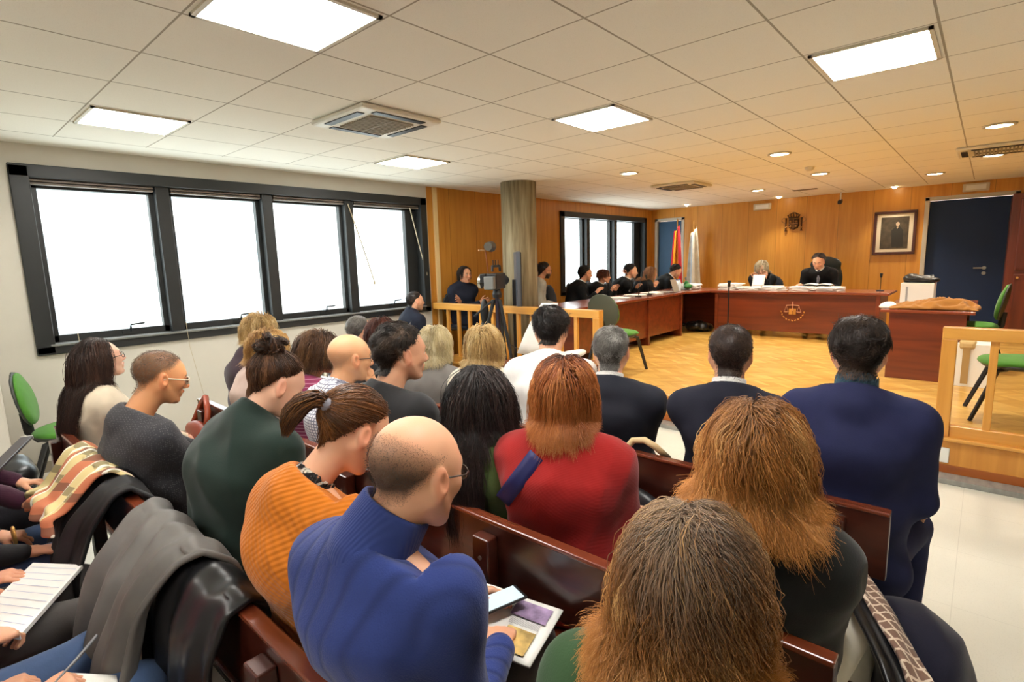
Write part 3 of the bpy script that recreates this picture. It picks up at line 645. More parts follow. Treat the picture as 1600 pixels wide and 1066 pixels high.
# chairs
M_green = fabric('green_upholstery', (74, 130, 42), 'plain'); M_cback = mat('chair_shell', (58, 60, 54), .5); M_leg = mat('black_leg', (24, 22, 24), .4)
M_dkchair = fabric('dark_upholstery', (30, 34, 44), 'plain')
def chair(label, x, y, z, rz, m=None, shell=None, tall=0, group=None, cat='chair'):
    """office visitor chair facing local +x"""
    m = m or M_green; t = thing('visitor_chair', label, cat, (x, y, z), rz, group)
    fo = Field(); fo.ell(V(.0, 0, .455), V(.235, .235, .034), k=.02); fo.ell(V(.12, 0, .45), V(.12, .22, .03), k=.03)
    fo.ell(V(-.05, .0, .46), V(.16, .22, .03), k=.03); v, f = fo.mesh(.011); fast_mesh('seat', v, f, m, t)
    MB().lathe([(.05, .405), (.21, .41), (.235, .435), (.22, .45)], (0, 0, 0), 28).build('seat_shell', M_cback, t, smooth=True)
    zc = .73+tall/2; R = np.array([[math.cos(.17), 0, math.sin(.17)], [0, 1, 0], [-math.sin(.17), 0, math.cos(.17)]]).T
    fo = Field(); fo.ell(V(-.235, 0, zc), V(.028, .215, .20+tall/2), R, k=.02); fo.ell(V(-.22, 0, zc-.03), V(.028, .19, .15), R, k=.03); v, f = fo.mesh(.011); fast_mesh('backrest', v, f, m, t)
    fo = Field(); fo.ell(V(-.253, 0, zc), V(.022, .225, .212+tall/2), R, k=.02); v, f = fo.mesh(.012); fast_mesh('back_shell', v, f, shell or M_cback, t)
    MB().tube([(-.05, 0, .41), (-.2, 0, .41), (-.245, 0, .47), (-.255, 0, .62)], .016, 8, flat=2).build('back_bracket', M_leg, t)
    for sy in (-1, 1):
        for sx in (-1, 1): MB().tube([(sx*.08, sy*.14, .41), (sx*.14, sy*.2, .40), (sx*.27, sy*.24, .015), (sx*.275, sy*.242, .0)], [.014, .014, .012, .012], 8, flat=1.5).build('leg', M_leg, t)
    return t
chair('empty green chair against the left wall beside the white pier', .70, 5.22, 0, math.radians(-14))
chair('empty chair with grey shell and green seat at the end of the left rail', 5.50, 3.24, PLAT, math.radians(-6), shell=mat('grey_green_shell', (74, 78, 62), .6))
chair('nearer green chair behind the right rail, only seat and legs in view', 5.62, -.24, PLAT, math.radians(95))
chair('green chair further back, its upright backrest showing over the right rail', 8.0, .08, PLAT, math.radians(84))
# witness table in front of the rail
t = thing('small_table', 'low dark red table in front of the left rail', 'table', (3.62, 2.86, 0)); MB().b2(-.35, .40, -.42, .42, .70, .73).build('tabletop', M_deskd, t, bevel=.005)
for sx in (-1, 1):
    for sy in (-1, 1): MB().b2(sx*.3-.025, sx*.3+.025, sy*.36-.025, sy*.36+.025, 0, .70).build('leg', M_mah, t)

# radiator under the long window
t = thing('radiator', 'white ribbed radiator on the left wall under the window', 'radiator', (3.1, WL-.08, 0))
for k in range(18): MB().b2(-.62+k*.07, -.585+k*.07, -.06, .06, .14, .74).build('fin', mat('radiator_white', (226, 222, 208), .4), t, bevel=.012)
MB().tube([(-.63, 0, .20), (.66, 0, .20)], .02).tube([(-.63, 0, .70), (.66, 0, .70)], .02).build('pipe', MATS['radiator_white'], t)

# wall items
def wallbox(label, name, y, z, w, h, d, m, cat, parts=None):
    t = thing(name, label, cat, (WB, y, z)); MB().b2(-d, 0, -w/2, w/2, -h/2, h/2).build('housing', m, t, bevel=.008); return t
M_emg = mat('emergency_light', (206, 196, 170), .4)
t = wallbox('small white emergency light box high on the back wall, left of the crest', 'emergency_light', 3.38, 2.53, .32, .12, .06, M_emg, 'emergency light'); MB().b2(-.065, -.06, -.12, .12, -.035, .035).build('lens', M_white, t)
t = wallbox('small white emergency light box above the dark blue door', 'emergency_light', .23, 2.56, .32, .12, .06, M_emg, 'emergency light'); MB().b2(-.065, -.06, -.12, .12, -.035, .035).build('lens', M_white, t)
t = thing('ceiling_camera', 'small dark camera hanging from a short rod near the portrait', 'camera', (WB-.25, 2.02, CEIL)); MB().tube([(0, 0, 0), (0, 0, -.14)], .012).build('rod', M_white, t); MB().box((-.03, 0, -.17), (.13, .06, .06), Matrix.Rotation(-.3, 3, 'Y')).build('body', M_dark, t, bevel=.01)
# royal style crest in dark bronze relief
M_br = mat('dark_bronze', (84, 52, 24), .4, metal=.5, var=.3, scale=60); M_brl = mat('light_bronze', (176, 128, 70), .4, metal=.4)
t = thing('wall_crest', 'dark bronze coat of arms with crown on the back wall', 'crest', (WB-.012, 2.81, 2.20))
sh = MB(); pts = [(-.09, .06), (.09, .06), (.09, -.06), (.075, -.11), (0, -.14), (-.075, -.11), (-.09, -.06)]
sh.add([(0, a, b) for a, b in pts]+[(-.03, a*.9, b*.9) for a, b in pts], [tuple(range(7, 14))]+[(i, (i+1) % 7, (i+1) % 7+7, i+7) for i in range(7)]); sh.build('shield', M_br, t)
MB().box((-.033, 0, -.035), (.006, .008, .17)).box((-.033, 0, -.03), (.006, .15, .008)).build('quartering', M_brl, t)
for a, b in ((-.045, .012), (.045, .012), (-.045, -.075), (.045, -.075)): MB().lathe([(0, .02), (.018, .01), (.022, -.01), (0, -.02)], (-.036, a, b), 10).build('charge', M_brl, t, smooth=True)
for s_ in (-1, 1):
    MB().tube([(-.012, s_*.135, -.15), (-.012, s_*.135, .07)], .013, 12).tube([(-.012, s_*.135, -.165), (-.012, s_*.135, -.145)], .022, 12).tube([(-.012, s_*.135, .065), (-.012, s_*.135, .08)], .02, 12).build('pillar', M_br, t)
    MB().grid(lambda a, b, s_=s_: (-.02-.012*math.sin(a*9), s_*(.16-.05*math.sin(a*6.3)), -.12+.2*a+.02*b), 16, 2).build('ribbon', M_brl, t, solid=.004)
cr = MB().lathe([(.085, 0), (.09, .012), (.08, .022)], (-.02, 0, .075), 20)
for k in range(7): a = math.pi*k/6; cr.tube([(-.02, .085*math.cos(a), .09), (-.03, .11*math.cos(a), .125+.01*math.sin(a)), (-.02, .03*math.cos(a), .165+.015*math.sin(a))], .008, 6)
cr.build('crown', M_br, t); MB().tube([(-.02, 0, .165), (-.02, 0, .195)], .005).tube([(-.02, -.012, .184), (-.02, .012, .184)], .004).build('cross', M_brl, t)
# framed portrait
t = thing('framed_portrait', 'framed black and white portrait with cream mat on the back wall', 'picture', (WB-.002, 1.235, 1.915)); w_, h_ = .30, .365
MB().b2(-.03, 0, -w_, w_, h_-.045, h_).b2(-.03, 0, -w_, w_, -h_, -h_+.045).b2(-.03, 0, -w_, -w_+.045, -h_+.045, h_-.045).b2(-.03, 0, w_-.045, w_, -h_+.045, h_-.045).build('frame', wood('frame_wood', (84, 34, 18), (58, 22, 12), axis=2), t, bevel=.006)
MB().b2(-.012, -.006, -w_+.04, w_-.04, -h_+.04, h_-.04).build('mat_board', mat('mat_board', (214, 200, 172), .6), t)
MB().b2(-.015, -.012, -w_+.105, w_-.105, -h_+.10, h_-.10).build('photo', mat('photo_dark', (70, 60, 46), .4, var=.35, scale=14), t)
fg = MB().add([(-.0155, .03, -.24), (-.0155, -.13, -.24), (-.0155, -.12, .04), (-.0155, -.07, .10), (-.0155, -.01, .10), (-.0155, .045, .04)], [(0, 1, 2, 3, 4, 5)]); fg.build('painted_figure', mat('figure_suit', (40, 38, 32), .5), t)
MB().add([(-.016, -.04+.026*math.cos(a), .145+.036*math.sin(a)) for a in np.linspace(0, 6.28, 17)[:-1]], [tuple(range(16))]).add([(-.016, -.055, .10), (-.016, -.025, .10), (-.016, -.035, .06)], [(0, 1, 2)]).build('painted_face', mat('figure_face', (176, 150, 122), .5), t)

# flags by the left blue door
def flag(label, y, x, stripes, h, seed, tip):
    t = thing('flag', label, 'flag', (x, y, PLAT)); MB().lathe([(.15, 0), (.15, .02), (.03, .05), (.02, .06)], seg=24).build('base', M_gold, t)
    MB().tube([(0, 0, 0), (0, 0, h)], .012, 10).build('pole', tip, t); MB().lathe([(.0, .10), (.018, .05), (.012, .02), (.016, 0), (0, -.005)], (0, 0, h), 12).build('finial', M_gold, t, smooth=True)
    rng = random.Random(seed); n = len(stripes); H0 = h-.05; L = 1.25
    for k, m_ in enumerate(stripes):
        def fn(a, b, k=k):
            q = (k+b)/n; w = .05+.10*(a**.7); ang = q*9.5+seed; r = .015+w*(.55+.45*math.sin(q*9.4+1)); return (math.cos(ang)*r*.6-.02, (q-.5)*2*w+.015*math.sin(ang*2), H0-L*a-.10*q*(1-a)-.05*math.sin(q*3))
        MB().grid(fn, 24, 8).build('cloth_stripe', m_, t, solid=.004, smooth=True)
    return t
Mr = fabric('flag_red', (196, 36, 48)); My = fabric('flag_yellow', (232, 168, 40)); Mw = fabric('flag_white', (226, 218, 202)); Mp = fabric('flag_purple', (130, 60, 130))
flag('red and yellow flag hanging from a pole before the left blue door', 4.98, 10.95, [Mr, My, My, Mr], 2.02, 2, M_gold)
flag('white flag hanging beside the red and yellow one', 4.62, 10.95, [Mw, Mw, fabric('flag_blue', (170, 190, 214)), Mw], 1.96, 5, M_gold)

# ================================================================== PEOPLE
M_skin = vcol_mat('skin', .48, sss=.12, bump=.08, bscale=350, spec=.4)
M_skinf = vcol_mat('skin_plain', .5, spec=.4)
M_hair = vcol_mat('hair_strands', .42, spec=.45)
M_lens = mat('spectacle_rim', (60, 50, 44), .3); M_lensg = mat('spectacle_gold', (190, 150, 90), .3, metal=.8)
gn = NT('spectacle_glass'); go = [x for x in gn.t.nodes if x.type == 'OUTPUT_MATERIAL'][0]
a_ = gn.n('ShaderNodeBsdfTransparent'); b_ = gn.n('ShaderNodeBsdfGlossy'); b_.inputs['Roughness'].default_value = .03; c_ = gn.n('ShaderNodeMixShader'); c_.inputs[0].default_value = .14
gn.l(a_.outputs[0], c_.inputs[1]); gn.l(b_.outputs[0], c_.inputs[2]); gn.l(c_.outputs[0], go.inputs[0]); M_lglass = gn.m
def headrot(yaw, pitch, roll=0):
    y, p, r = (math.radians(a) for a in (yaw, pitch, roll))
    Rz = np.array([[math.cos(y), -math.sin(y), 0], [math.sin(y), math.cos(y), 0], [0, 0, 1]]); Ry = np.array([[math.cos(p), 0, math.sin(p)], [0, 1, 0], [-math.sin(p), 0, math.cos(p)]])
    Rx = np.array([[1, 0, 0], [0, math.cos(r), -math.sin(r)], [0, math.sin(r), math.cos(r)]]); return Rz @ Ry @ Rx
def head_prims(F, H, R, s, sex, neck):
    g = lambda x, y, z: H+R @ (V(x, y, z)*s)
    e = lambda c, r, k=.02, sub=False, RR=None: F.ell(g(*c), V(*r)*s, R if RR is None else R @ RR, k=k*s, sub=sub)
    c = lambda a, b, ra, rb=None, k=.012, sub=False: F.cone(g(*a), g(*b), ra*s, None if rb is None else rb*s, k=k*s, sub=sub)
    m = 1 if sex == 'm' else .94
    e((-.016, 0, .034), (.098, .077, .084)); e((.030, 0, .005), (.064, .066, .075), .03); e((.036, 0, -.045), (.050, .054*m, .062), .03)
    for y in (-1, 1):
        c((.0, y*.058*m, -.035), (.050, y*.032*m, -.092), .022, .017, .03); e((.060, y*.040, -.018), (.022, .022, .020), .025)
    e((.072, 0, -.096), (.020, .022*m, .018), .022); c((.074, -.032, .024), (.074, .032, .024), .014*m, k=.02)
    c((.088, 0, .016), (.110, 0, -.026), .0075, .0105, .012); e((.106, 0, -.029), (.012, .010, .009), .008)
    for y in (-1, 1): e((.098, y*.012, -.033), (.010, .0085, .008), .007); e((.094, y*.031, .003), (.017, .019, .013), .012, True); e((.0755, y*.031, .002), (.0135, .0145, .0125), .003)
    for y in (-1, 1): c((.079, y*.018, .0125), (.076, y*.044, .010), .005, .004, .006)
    c((.084, -.021, -.060), (.094, 0, -.056), .0065, .008, .008); c((.084, .021, -.060), (.094, 0, -.056), .0065, .008, .008); c((.083, -.017, -.070), (.083, .017, -.070), .0095, .0095, .008); c((.100, -.016, -.0635), (.100, .016, -.0635), .0022, .0022, .004, True)
    for y in (-1, 1):
        a = .28*y; RR = np.array([[math.cos(a), -math.sin(a), 0], [math.sin(a), math.cos(a), 0], [0, 0, 1]])
        t = -.2; RT_ = np.array([[math.cos(t), 0, math.sin(t)], [0, 1, 0], [-math.sin(t), 0, math.cos(t)]])
        e((-.006, y*.080, -.004), (.019, .0075, .032), .006, False, RR @ RT_); e((-.001, y*.088, -.002), (.0105, .006, .020), .004, True, RR @ RT_); e((-.001, y*.077, -.032), (.010, .006, .010), .005)
    F.cone(g(-.018, 0, -.045), neck, .056*s*(1 if sex == 'm' else .86), .060*s*(1 if sex == 'm' else .86), k=.03)
HL_A = np.radians([0, 30, 55, 75, 92, 108, 130, 180]); 
HL = {'normal': [.66, .60, .40, .10, -.02, -.52, -.84, -.93], 'high': [.80, .72, .50, .2, .0, -.5, -.82, -.92], 'long': [.66, .60, .38, .02, -.30, -.6, -.75, -.80], 'fringe': [.35, .33, .2, -.1, -.4, -.6, -.75, -.8]}
def hairline(L, kind='normal'):
    """L local points; positive inside the hair region"""
    d = L-V(-.016, 0, .034); d = d/(np.linalg.norm(d/V(.098, .077, .084), axis=1, keepdims=True)+1e-9)/V(.098, .077, .084)
    a = np.arctan2(np.abs(d[:, 1]), d[:, 0]); m = d[:, 2]-np.interp(a, HL_A, HL[kind]); return m, d, a
def tint(c): return V(*lin(c))
def head_colors(L, tone, hc, kind, scalp, beard, brow, lip=None, mask=None):
    n = len(L); t = tint(tone); col = np.tile(t, (n, 1)); x, y, z = L.T
    r = np.exp(-(((x-.075)/.035)**2+((np.abs(y)-.035)/.022)**2+((z+.02)/.025)**2)); col = col*(1-r[:, None]*V(0, .16, .16))
    nz = np.exp(-(((x-.108)/.014)**2+(y/.014)**2+((z+.028)/.014)**2)); col = col*(1-nz[:, None]*V(0, .12, .12))
    ear = np.clip((np.abs(y)-.074)/.008, 0, 1)*(z < .03); col = col*(1-ear[:, None]*V(0, .16, .18))
    hcv = tint(hc)
    if beard:
        w = np.clip((-.036-z)/.012, 0, 1)*np.clip((x+.01)/.02, 0, 1)*(np.linalg.norm((L-V(.094, 0, -.062))/V(.03, .022, .011), axis=1) > 1)*np.clip((z+.14)/.02, 0, 1)
        col = col*(1-w[:, None]*beard)+hcv*w[:, None]*beard
    lipm = np.clip(1.25-np.linalg.norm((L-V(.094, 0, -.063))/V(.016, .023, .011), axis=1), 0, .25)*4
    lc = tint(lip) if lip else t*V(.78, .48, .46); col = col*(1-lipm[:, None]*.8)+lc*lipm[:, None]*.8
    bz = .0245+.006*np.clip((np.abs(y)-.012)/.03, 0, 1)-.012*np.clip((np.abs(y)-.035)/.015, 0, 1)
    b = np.clip(1.3-np.abs(z-bz)/.0052, 0, 1)*(np.abs(y) > .011)*(np.abs(y) < .048)*(x > .055); col = col*(1-b[:, None]*.8*brow)+hcv*b[:, None]*.8*brow*.8
    for s_ in (-1, 1):
        ec = V(.0755, s_*.031, .002); q = L-ec; rr = np.linalg.norm(q/V(.0150, .0155, .0135), axis=1); ey = (rr < 1.12) & (q[:, 0] > .004) & (np.abs(q[:, 2]) < .0052) & (np.abs(q[:, 1]) < .0125)
        col[ey] = tint((226, 220, 212)); iris = ey & (np.hypot(q[:, 1], q[:, 2]) < .0058); col[iris] = tint((58, 38, 26))
        lid = (rr < 1.2) & (q[:, 0] > .002) & (q[:, 2] > .005) & (q[:, 2] < .0075); col[lid] = col[lid]*.45
    if scalp:
        m, d, a = hairline(L, kind); m = m if mask is None else np.minimum(m, mask(L)); w = np.clip(m/.22, 0, 1)**.8*scalp*((np.abs(y) < .080) | (z > .035)); col = col*(1-w[:, None])+hcv*w[:, None]
    return np.clip(col, 0, 1)
def hand_prims(F, W, d, n, t, curl=.5, s=1., spread=0., thumb=.5, fingers=(1, 1, 1, 1)):
    """W wrist, d towards the fingers, n out of the back of the hand, t towards the thumb"""
    d = nrm(d); n = nrm(n-d*(n@d)); t = nrm(t-d*(t@d)-n*(t@n))
    F.cone(W-d*.008*s, W+d*.012*s, .023*s, .023*s, k=.015); F.econe(W+d*.015*s, W+d*.078*s, (.028*s, .015*s), (.041*s, .0125*s), t, k=.015)
    F.ell(W+d*.03*s+t*.022*s-n*.006*s, V(.03, .016, .014)*s, np.stack([d, t, n], 1), k=.012)
    for i, (o, L, lat) in enumerate(((.031, .073, 1), (.0105, .082, .3), (-.0105, .076, -.3), (-.030, .060, -1))):
        p = W+d*(.082-.004*abs(i-1.2))*s+t*o*s; a = 0; r = .0088*s if i < 3 else .0078*s; dd = nrm(d+t*lat*spread)
        F.cone(p-dd*.02*s, p, r, r, k=.010)
        for j, (fl, ca) in enumerate(((.46, .75), (.30, 1.1), (.24, .8))):
            a += curl*ca*fingers[i]; q = p+(dd*math.cos(a)-n*math.sin(a))*L*fl*s; F.cone(p, q, r*(1-.07*j), r*(.94-.08*j), k=.0035 if j == 0 else .002); p = q
    p = W+d*.028*s+t*.026*s-n*.004*s; a = 0
    for j, (L, c) in enumerate(((.040, 0), (.032, .5), (.026, .4))):
        a += c*thumb; v = nrm(d*(.75+a)+t*(.75-a*.9)-n*(.25+.5*thumb)); q = p+v*L*s; F.cone(p, q, (.0125-.0015*j)*s, (.0115-.002*j)*s, k=.006 if j == 0 else .003); p = q
def ik(S_, T, l1, l2, pole):
    d = T-S_; L = np.linalg.norm(d); L2 = min(L, l1+l2-.005); T = S_+d/L*L2; a = (l1*l1-l2*l2+L2*L2)/(2*L2); h = math.sqrt(max(l1*l1-a*a, 0)); ax = d/L
    pp = nrm(pole-ax*(pole@ax)); return S_+ax*a+pp*h, T
def tubes(paths, r0, seg=3, taper=.75):
    """paths (N,K,3) -> vertices, quads, strand ids"""
    N, K, _ = paths.shape; t = np.gradient(paths, axis=1); t /= np.linalg.norm(t, axis=2, keepdims=True)+1e-9
    ref = V(.31, .77, .55); a = np.cross(t, ref); a /= np.linalg.norm(a, axis=2, keepdims=True)+1e-9; b = np.cross(t, a)
    rr = (r0*(1-taper*np.linspace(0, 1, K)**1.5))[None, :, None]*np.ones((N, 1, 1)); vs = []
    for k in range(seg):
        w = 2*math.pi*k/seg; vs.append(paths+(a*math.cos(w)+b*math.sin(w))*rr)
    v = np.stack(vs, 2).reshape(-1, 3); i = np.arange(N)[:, None, None]*K*seg; j = np.arange(K-1)[None, :, None]*seg; k = np.arange(seg)[None, None, :]; k2 = (k+1) % seg
    f = np.stack([i+j+k, i+j+k2, i+j+seg+k2, i+j+seg+k], -1).reshape(-1, 4); sid = np.repeat(np.arange(N), K*seg); sv = np.tile(np.repeat(np.linspace(0, 1, K), seg), N)
    return v, f, sid, sv
def push_out(P, fld, h, it=2, lat=None, back=None):
    for _ in range(it):
        d = fld.at(P)-h; m = d < 0
        if not m.any(): break
        Q = P[m]; e = .004; g = np.stack([fld.at(Q+V(*(e if i == k else 0 for i in range(3))))-fld.at(Q-V(*(e if i == k else 0 for i in range(3)))) for k in range(3)], 1)
        g /= np.linalg.norm(g, axis=1, keepdims=True)+1e-9; P = P.copy(); P[m] = Q-g*d[m][:, None]
    return P
def make_hair(root, off, H, R, s, hv, hf, hd, coll, rng, detail):
    """hv/hf head surface (world), hd hair dict"""
    L = (hv-H) @ R/s; kind = hd.get('line', 'normal'); m, d, a = hairline(L, kind)
    if 'mask' in hd: m = np.minimum(m, hd['mask'](L))
    ok = (m > 0) & (L[:, 2] > -.088) & ~((np.abs(L[:, 1]) > .0815) & (L[:, 2] < .04)); nn = vnormals(hv, hf)
    th = hd.get('thick', .012); c1, c2, c3 = (tint(c) for c in hd['cols']); typ = hd.get('type', 'short')
    fm = ok[hf].all(1); V_, F_, C_ = [], [], []; nv = 0
    lump = waves(L, rng, 5, 60)*hd.get('lump', .15)
    rise = np.clip(m/.35, 0, 1)**.6; top = np.clip((L[:, 2]-.02)/.09, 0, 1)
    capf = .8 if typ == 'short' else .25
    tt = th*capf*(rise*(1-hd.get('topb', 0))+rise*top*hd.get('topb', 0))*(1+lump)+.0015
    used = np.unique(hf[fm]); mp = np.full(len(hv), -1); mp[used] = np.arange(len(used)); cv = (hv+nn*tt[:, None]*s)[used]
    cc = c1+(c2-c1)*(.5+.5*waves(L[used], rng, 4, 160))[:, None]*.6
    if hd.get('cap', True): V_.append(cv); F_.append(mp[hf[fm]]); C_.append(cc); nv += len(cv)
    n = int(hd.get('n', 900)*(1 if detail >= 2 else .35)); r = hd.get('r', .0012)*(1 if detail >= 2 else 1.8)
    if n and len(used):
        idx = rng.choice(used, n); jit = rng.normal(size=(n, 3))*.003; roots = hv[idx]+jit; rn = nn[idx]; Lr = L[idx]; tr = tt[idx]
        down = V(0, 0, -1.); part = hd.get('part', 0.); sgn = np.tanh((Lr[:, 1]-part)*60)
        Rf, Rl, Ru = R[:, 0], R[:, 1], R[:, 2]; topw = np.clip((Lr[:, 2]-.03)/.05, 0, 1)[:, None]
        nclump = hd.get('clumps', max(12, n//25)); cl = rng.choice(n, min(nclump, n), replace=False); cid = np.argmin(((Lr[:, None, :]-Lr[cl][None])**2).sum(2), 1)
        if typ in ('short', 'curlshort'):
            comb = V(*hd.get('comb', (-.6, 0, -.5))); dirw = R @ comb; ln = hd.get('len', .03)*rng.uniform(.6, 1.2, n)*(.35+.65*np.clip(m[idx]/.3, 0, 1)); swirl = rng.normal(size=(len(cl), 3))*hd.get('messy', .35)
            K = 6; dv = dirw[None]+swirl[cid]+rng.normal(size=(n, 3))*.15; dv += sgn[:, None]*Rl*hd.get('side', .3)*topw; dv -= rn*(dv*rn).sum(1, keepdims=True)*.9; dv /= np.linalg.norm(dv, axis=1, keepdims=True)+1e-9
            P = [roots+rn*(tr*.9)[:, None]]; up = hd.get('up', .35)
            for k in range(1, K):
                q = k/(K-1); st = dv*(.4+.6*q)+rn*(up*(1-q)-.25*q); st /= np.linalg.norm(st, axis=1, keepdims=True)+1e-9; P.append(P[-1]+st*(ln/(K-1))[:, None])
            paths = np.stack(P, 1); paths = np.stack([push_out(paths[:, k], coll, tr*.8, 1) for k in range(K)], 1)
        else:
            K = hd.get('K', 15); ds = hd.get('len', .3)/(26)*1.35; layer = th*rng.uniform(.15, 1.0, n); P = roots+rn*(layer*.5)[:, None]
            if typ == 'long': vel = down*.55+sgn[:, None]*Rl*1.1*topw-Rf*.45*(1-.3*topw)
            elif typ == 'back': vel = -Rf*1.2+down*.1+np.zeros((n, 3))
            else: tie = H+R @ (V(*hd['tie'])*s); vel = tie-P
            vel = vel-rn*(vel*rn).sum(1, keepdims=True); vel /= np.linalg.norm(vel, axis=1, keepdims=True)+1e-9; paths = [P]; zend = (H[2]+hd['zend']) if 'zend' in hd else -9; zj = zend+rng.normal(size=n)*hd.get('zj', .012)-.03*(layer/th-.5)*hd.get('lay', 0)
            back = -Rf*V(1, 1, 0); alive = np.full(n, 26)
            for k in range(1, 27):
                if typ in ('pony', 'bun'):
                    to = tie-P; dist = np.linalg.norm(to, axis=1, keepdims=True); vel = vel*.5+to/(dist+1e-6); alive = np.where((dist[:, 0] < .018) & (alive == 26), k, alive); stp = np.minimum(ds, dist[:, 0])[:, None]
                    vel = vel/(np.linalg.norm(vel, axis=1, keepdims=True)+1e-9); Q = P+vel*stp
                else:
                    gw = hd.get('grav', .35); vel = vel*(1-gw)+down*gw+back*hd.get('backpull', .0); 
                    if 'flick' in hd: vel = vel+((P-H) @ Rl)[:, None]*Rl*hd['flick']*np.clip((zj+.06-P[:, 2])/.06, 0, 1)[:, None]*10
                    vel /= np.linalg.norm(vel, axis=1, keepdims=True)+1e-9; Q = P+vel*ds; alive = np.where((Q[:, 2] < zj) & (alive == 26), k, alive)
                Q = push_out(Q, coll, layer*(.6 if typ in ('pony', 'bun') else 1), 1, (nrm(Rl*V(1, 1, 0)), H[2]-.10), nrm(back)); nv_ = Q-P; nl = np.linalg.norm(nv_, axis=1, keepdims=True); vel = nv_/(nl+1e-9); P = Q; paths.append(P)
                if typ == 'long': latd = np.abs((P-H) @ nrm(Rl*V(1, 1, 0))); alive = np.where((latd > hd.get('maxw', .115)+rng.normal(size=n)*.004) & (P[:, 2] < H[2]-.09) & (alive == 26), k, alive)
            full = np.stack(paths, 1); al = alive; u = np.linspace(0, 1, K)[None]*al[:, None]; i0 = np.minimum(u.astype(int), 25); fr = (u-i0)[..., None]; ar = np.arange(n)[:, None]; paths = full[ar, i0]*(1-fr)+full[ar, i0+1]*fr
            q = np.linspace(0, 1, K)[None, :, None]; cp = hd.get('clump', .35); gd = paths[cl][cid]; o0 = paths-gd; paths = gd+o0*(1-cp*q**1.2)
            wa = hd.get('wave', 0)
            if wa:
                ph = rng.uniform(0, 6.28, len(cl))[cid][:, None]+rng.normal(size=(n, 1))*.35; fq = (hd.get('freq', 14)*rng.uniform(.8, 1.25, len(cl)))[cid][:, None]; arc = q[..., 0]*al[:, None]*ds
                w1 = np.sin(arc*fq*6.28+ph); w2 = np.cos(arc*fq*6.28+ph); am = wa*np.clip(arc/.10, 0, 1); bn = np.cross(rn, down); bn /= np.linalg.norm(bn, axis=1, keepdims=True)+1e-9
                paths = paths+(bn[:, None]*(w1*am)[..., None]+rn[:, None]*(w2*am*.8)[..., None])
            fz = hd.get('frizz', .0015); paths = paths+np.cumsum(rng.normal(size=paths.shape)*fz, 1)
        v, f, sid, sv = tubes(paths, r, 3); mixr = np.clip(rng.beta(1.0, 1.4, len(cl))[cid]*.5+rng.random(n)*.22+.16+.42*waves(Lr, rng, 4, 70), 0, 1)
        col = c1+(c2-c1)*np.clip(mixr*2, 0, 1)[:, None]; col = col+(c3-col)*np.clip(mixr*2-1, 0, 1)[:, None]; col = col[sid]
        if 'tip' in hd: tc = tint(hd['tip']); w = (sv**1.5)[:, None]*.8; col = col*(1-w)+tc*w
        if 'rootc' in hd: tc = tint(hd['rootc']); w = (np.clip(1-sv*hd.get('rootk', 3.0), 0, 1))[:, None]*.85*(topw[sid] > .2); col = col*(1-w)+tc*w
        V_.append(v); F_.append(f+nv); C_.append(col); nv += len(v)
        for tl in hd.get('tails', []):
            # loose bundle (pony tail or bun): start, axis points in head frame, radius
            nt = tl['n']; pts = np.array([H+R @ (V(*p)*s) for p in tl['pts']]); kk = 12; tq = np.linspace(0, len(pts)-1, kk); ii = np.minimum(tq.astype(int), len(pts)-2); fr = (tq-ii)[:, None]; ax = pts[ii]*(1-fr)+pts[ii+1]*fr
            for _ in range(2): ax[1:-1] = (ax[:-2]+ax[1:-1]*2+ax[2:])/4
            rad = np.interp(np.linspace(0, 1, kk), np.linspace(0, 1, len(tl['rad'])), tl['rad']); dr = rng.normal(size=(nt, 1, 3)); dr /= np.linalg.norm(dr, axis=2, keepdims=True); dr *= rng.uniform(.3, 1, (nt, 1, 1))
            pp = ax[None]+dr*rad[None, :, None]; phs = rng.uniform(0, 6.3, (nt, 1)); wv = tl.get('wave', .004); pp = pp+np.stack([np.sin(np.linspace(0, 1, kk)[None]*9+phs), np.cos(np.linspace(0, 1, kk)[None]*8+phs), np.sin(np.linspace(0, 1, kk)[None]*7+phs*2)], 2)*wv
            v, f, sid, sv = tubes(pp, r*1.1, 3); mx_ = rng.random(nt); col = (c1+(c2-c1)*mx_[:, None])+(c3-c2)*np.clip(mx_*2-1.2, 0, 1)[:, None]; V_.append(v); F_.append(f+nv); C_.append(col[sid]); nv += len(v)
    return fast_mesh('hair', np.concatenate(V_), np.concatenate(F_), M_hair, root, np.clip(np.concatenate(C_), 0, 1), off)

def glasses(root, off, H, R, s, m, dark=False, rim=.0013, cols=None):
    g = lambda x, y, z: tuple(H+R @ (V(x, y, z)*s)-off); F = MB()
    for y in (-1, 1):
        F.tube([g(.100, y*.032+.0225*math.cos(a)*1.0, .000+.0165*math.sin(a)) for a in np.linspace(0, 6.2832, 22)], rim, 6, cap=False); F.tube([g(.098, y*.054, .006), g(.07, y*.074, .006), g(.01, y*.080, .006), g(-.012, y*.080, -.004)], rim*1.1, 6)
    F.tube([g(.101, -.010, .004), g(.108, 0, .008), g(.101, .010, .004)], rim, 6); o = F.build('glasses', m, root, smooth=True)
    G = MB()
    for y in (-1, 1): G.add([g(.100, y*.032+.0215*math.cos(a), .0155*math.sin(a)) for a in np.linspace(0, 6.2832, 19)[:-1]], [tuple(range(18))])
    G.build('lens', mat('dark_lens', (20, 20, 22), .1, spec=.8) if dark else M_lglass, o)

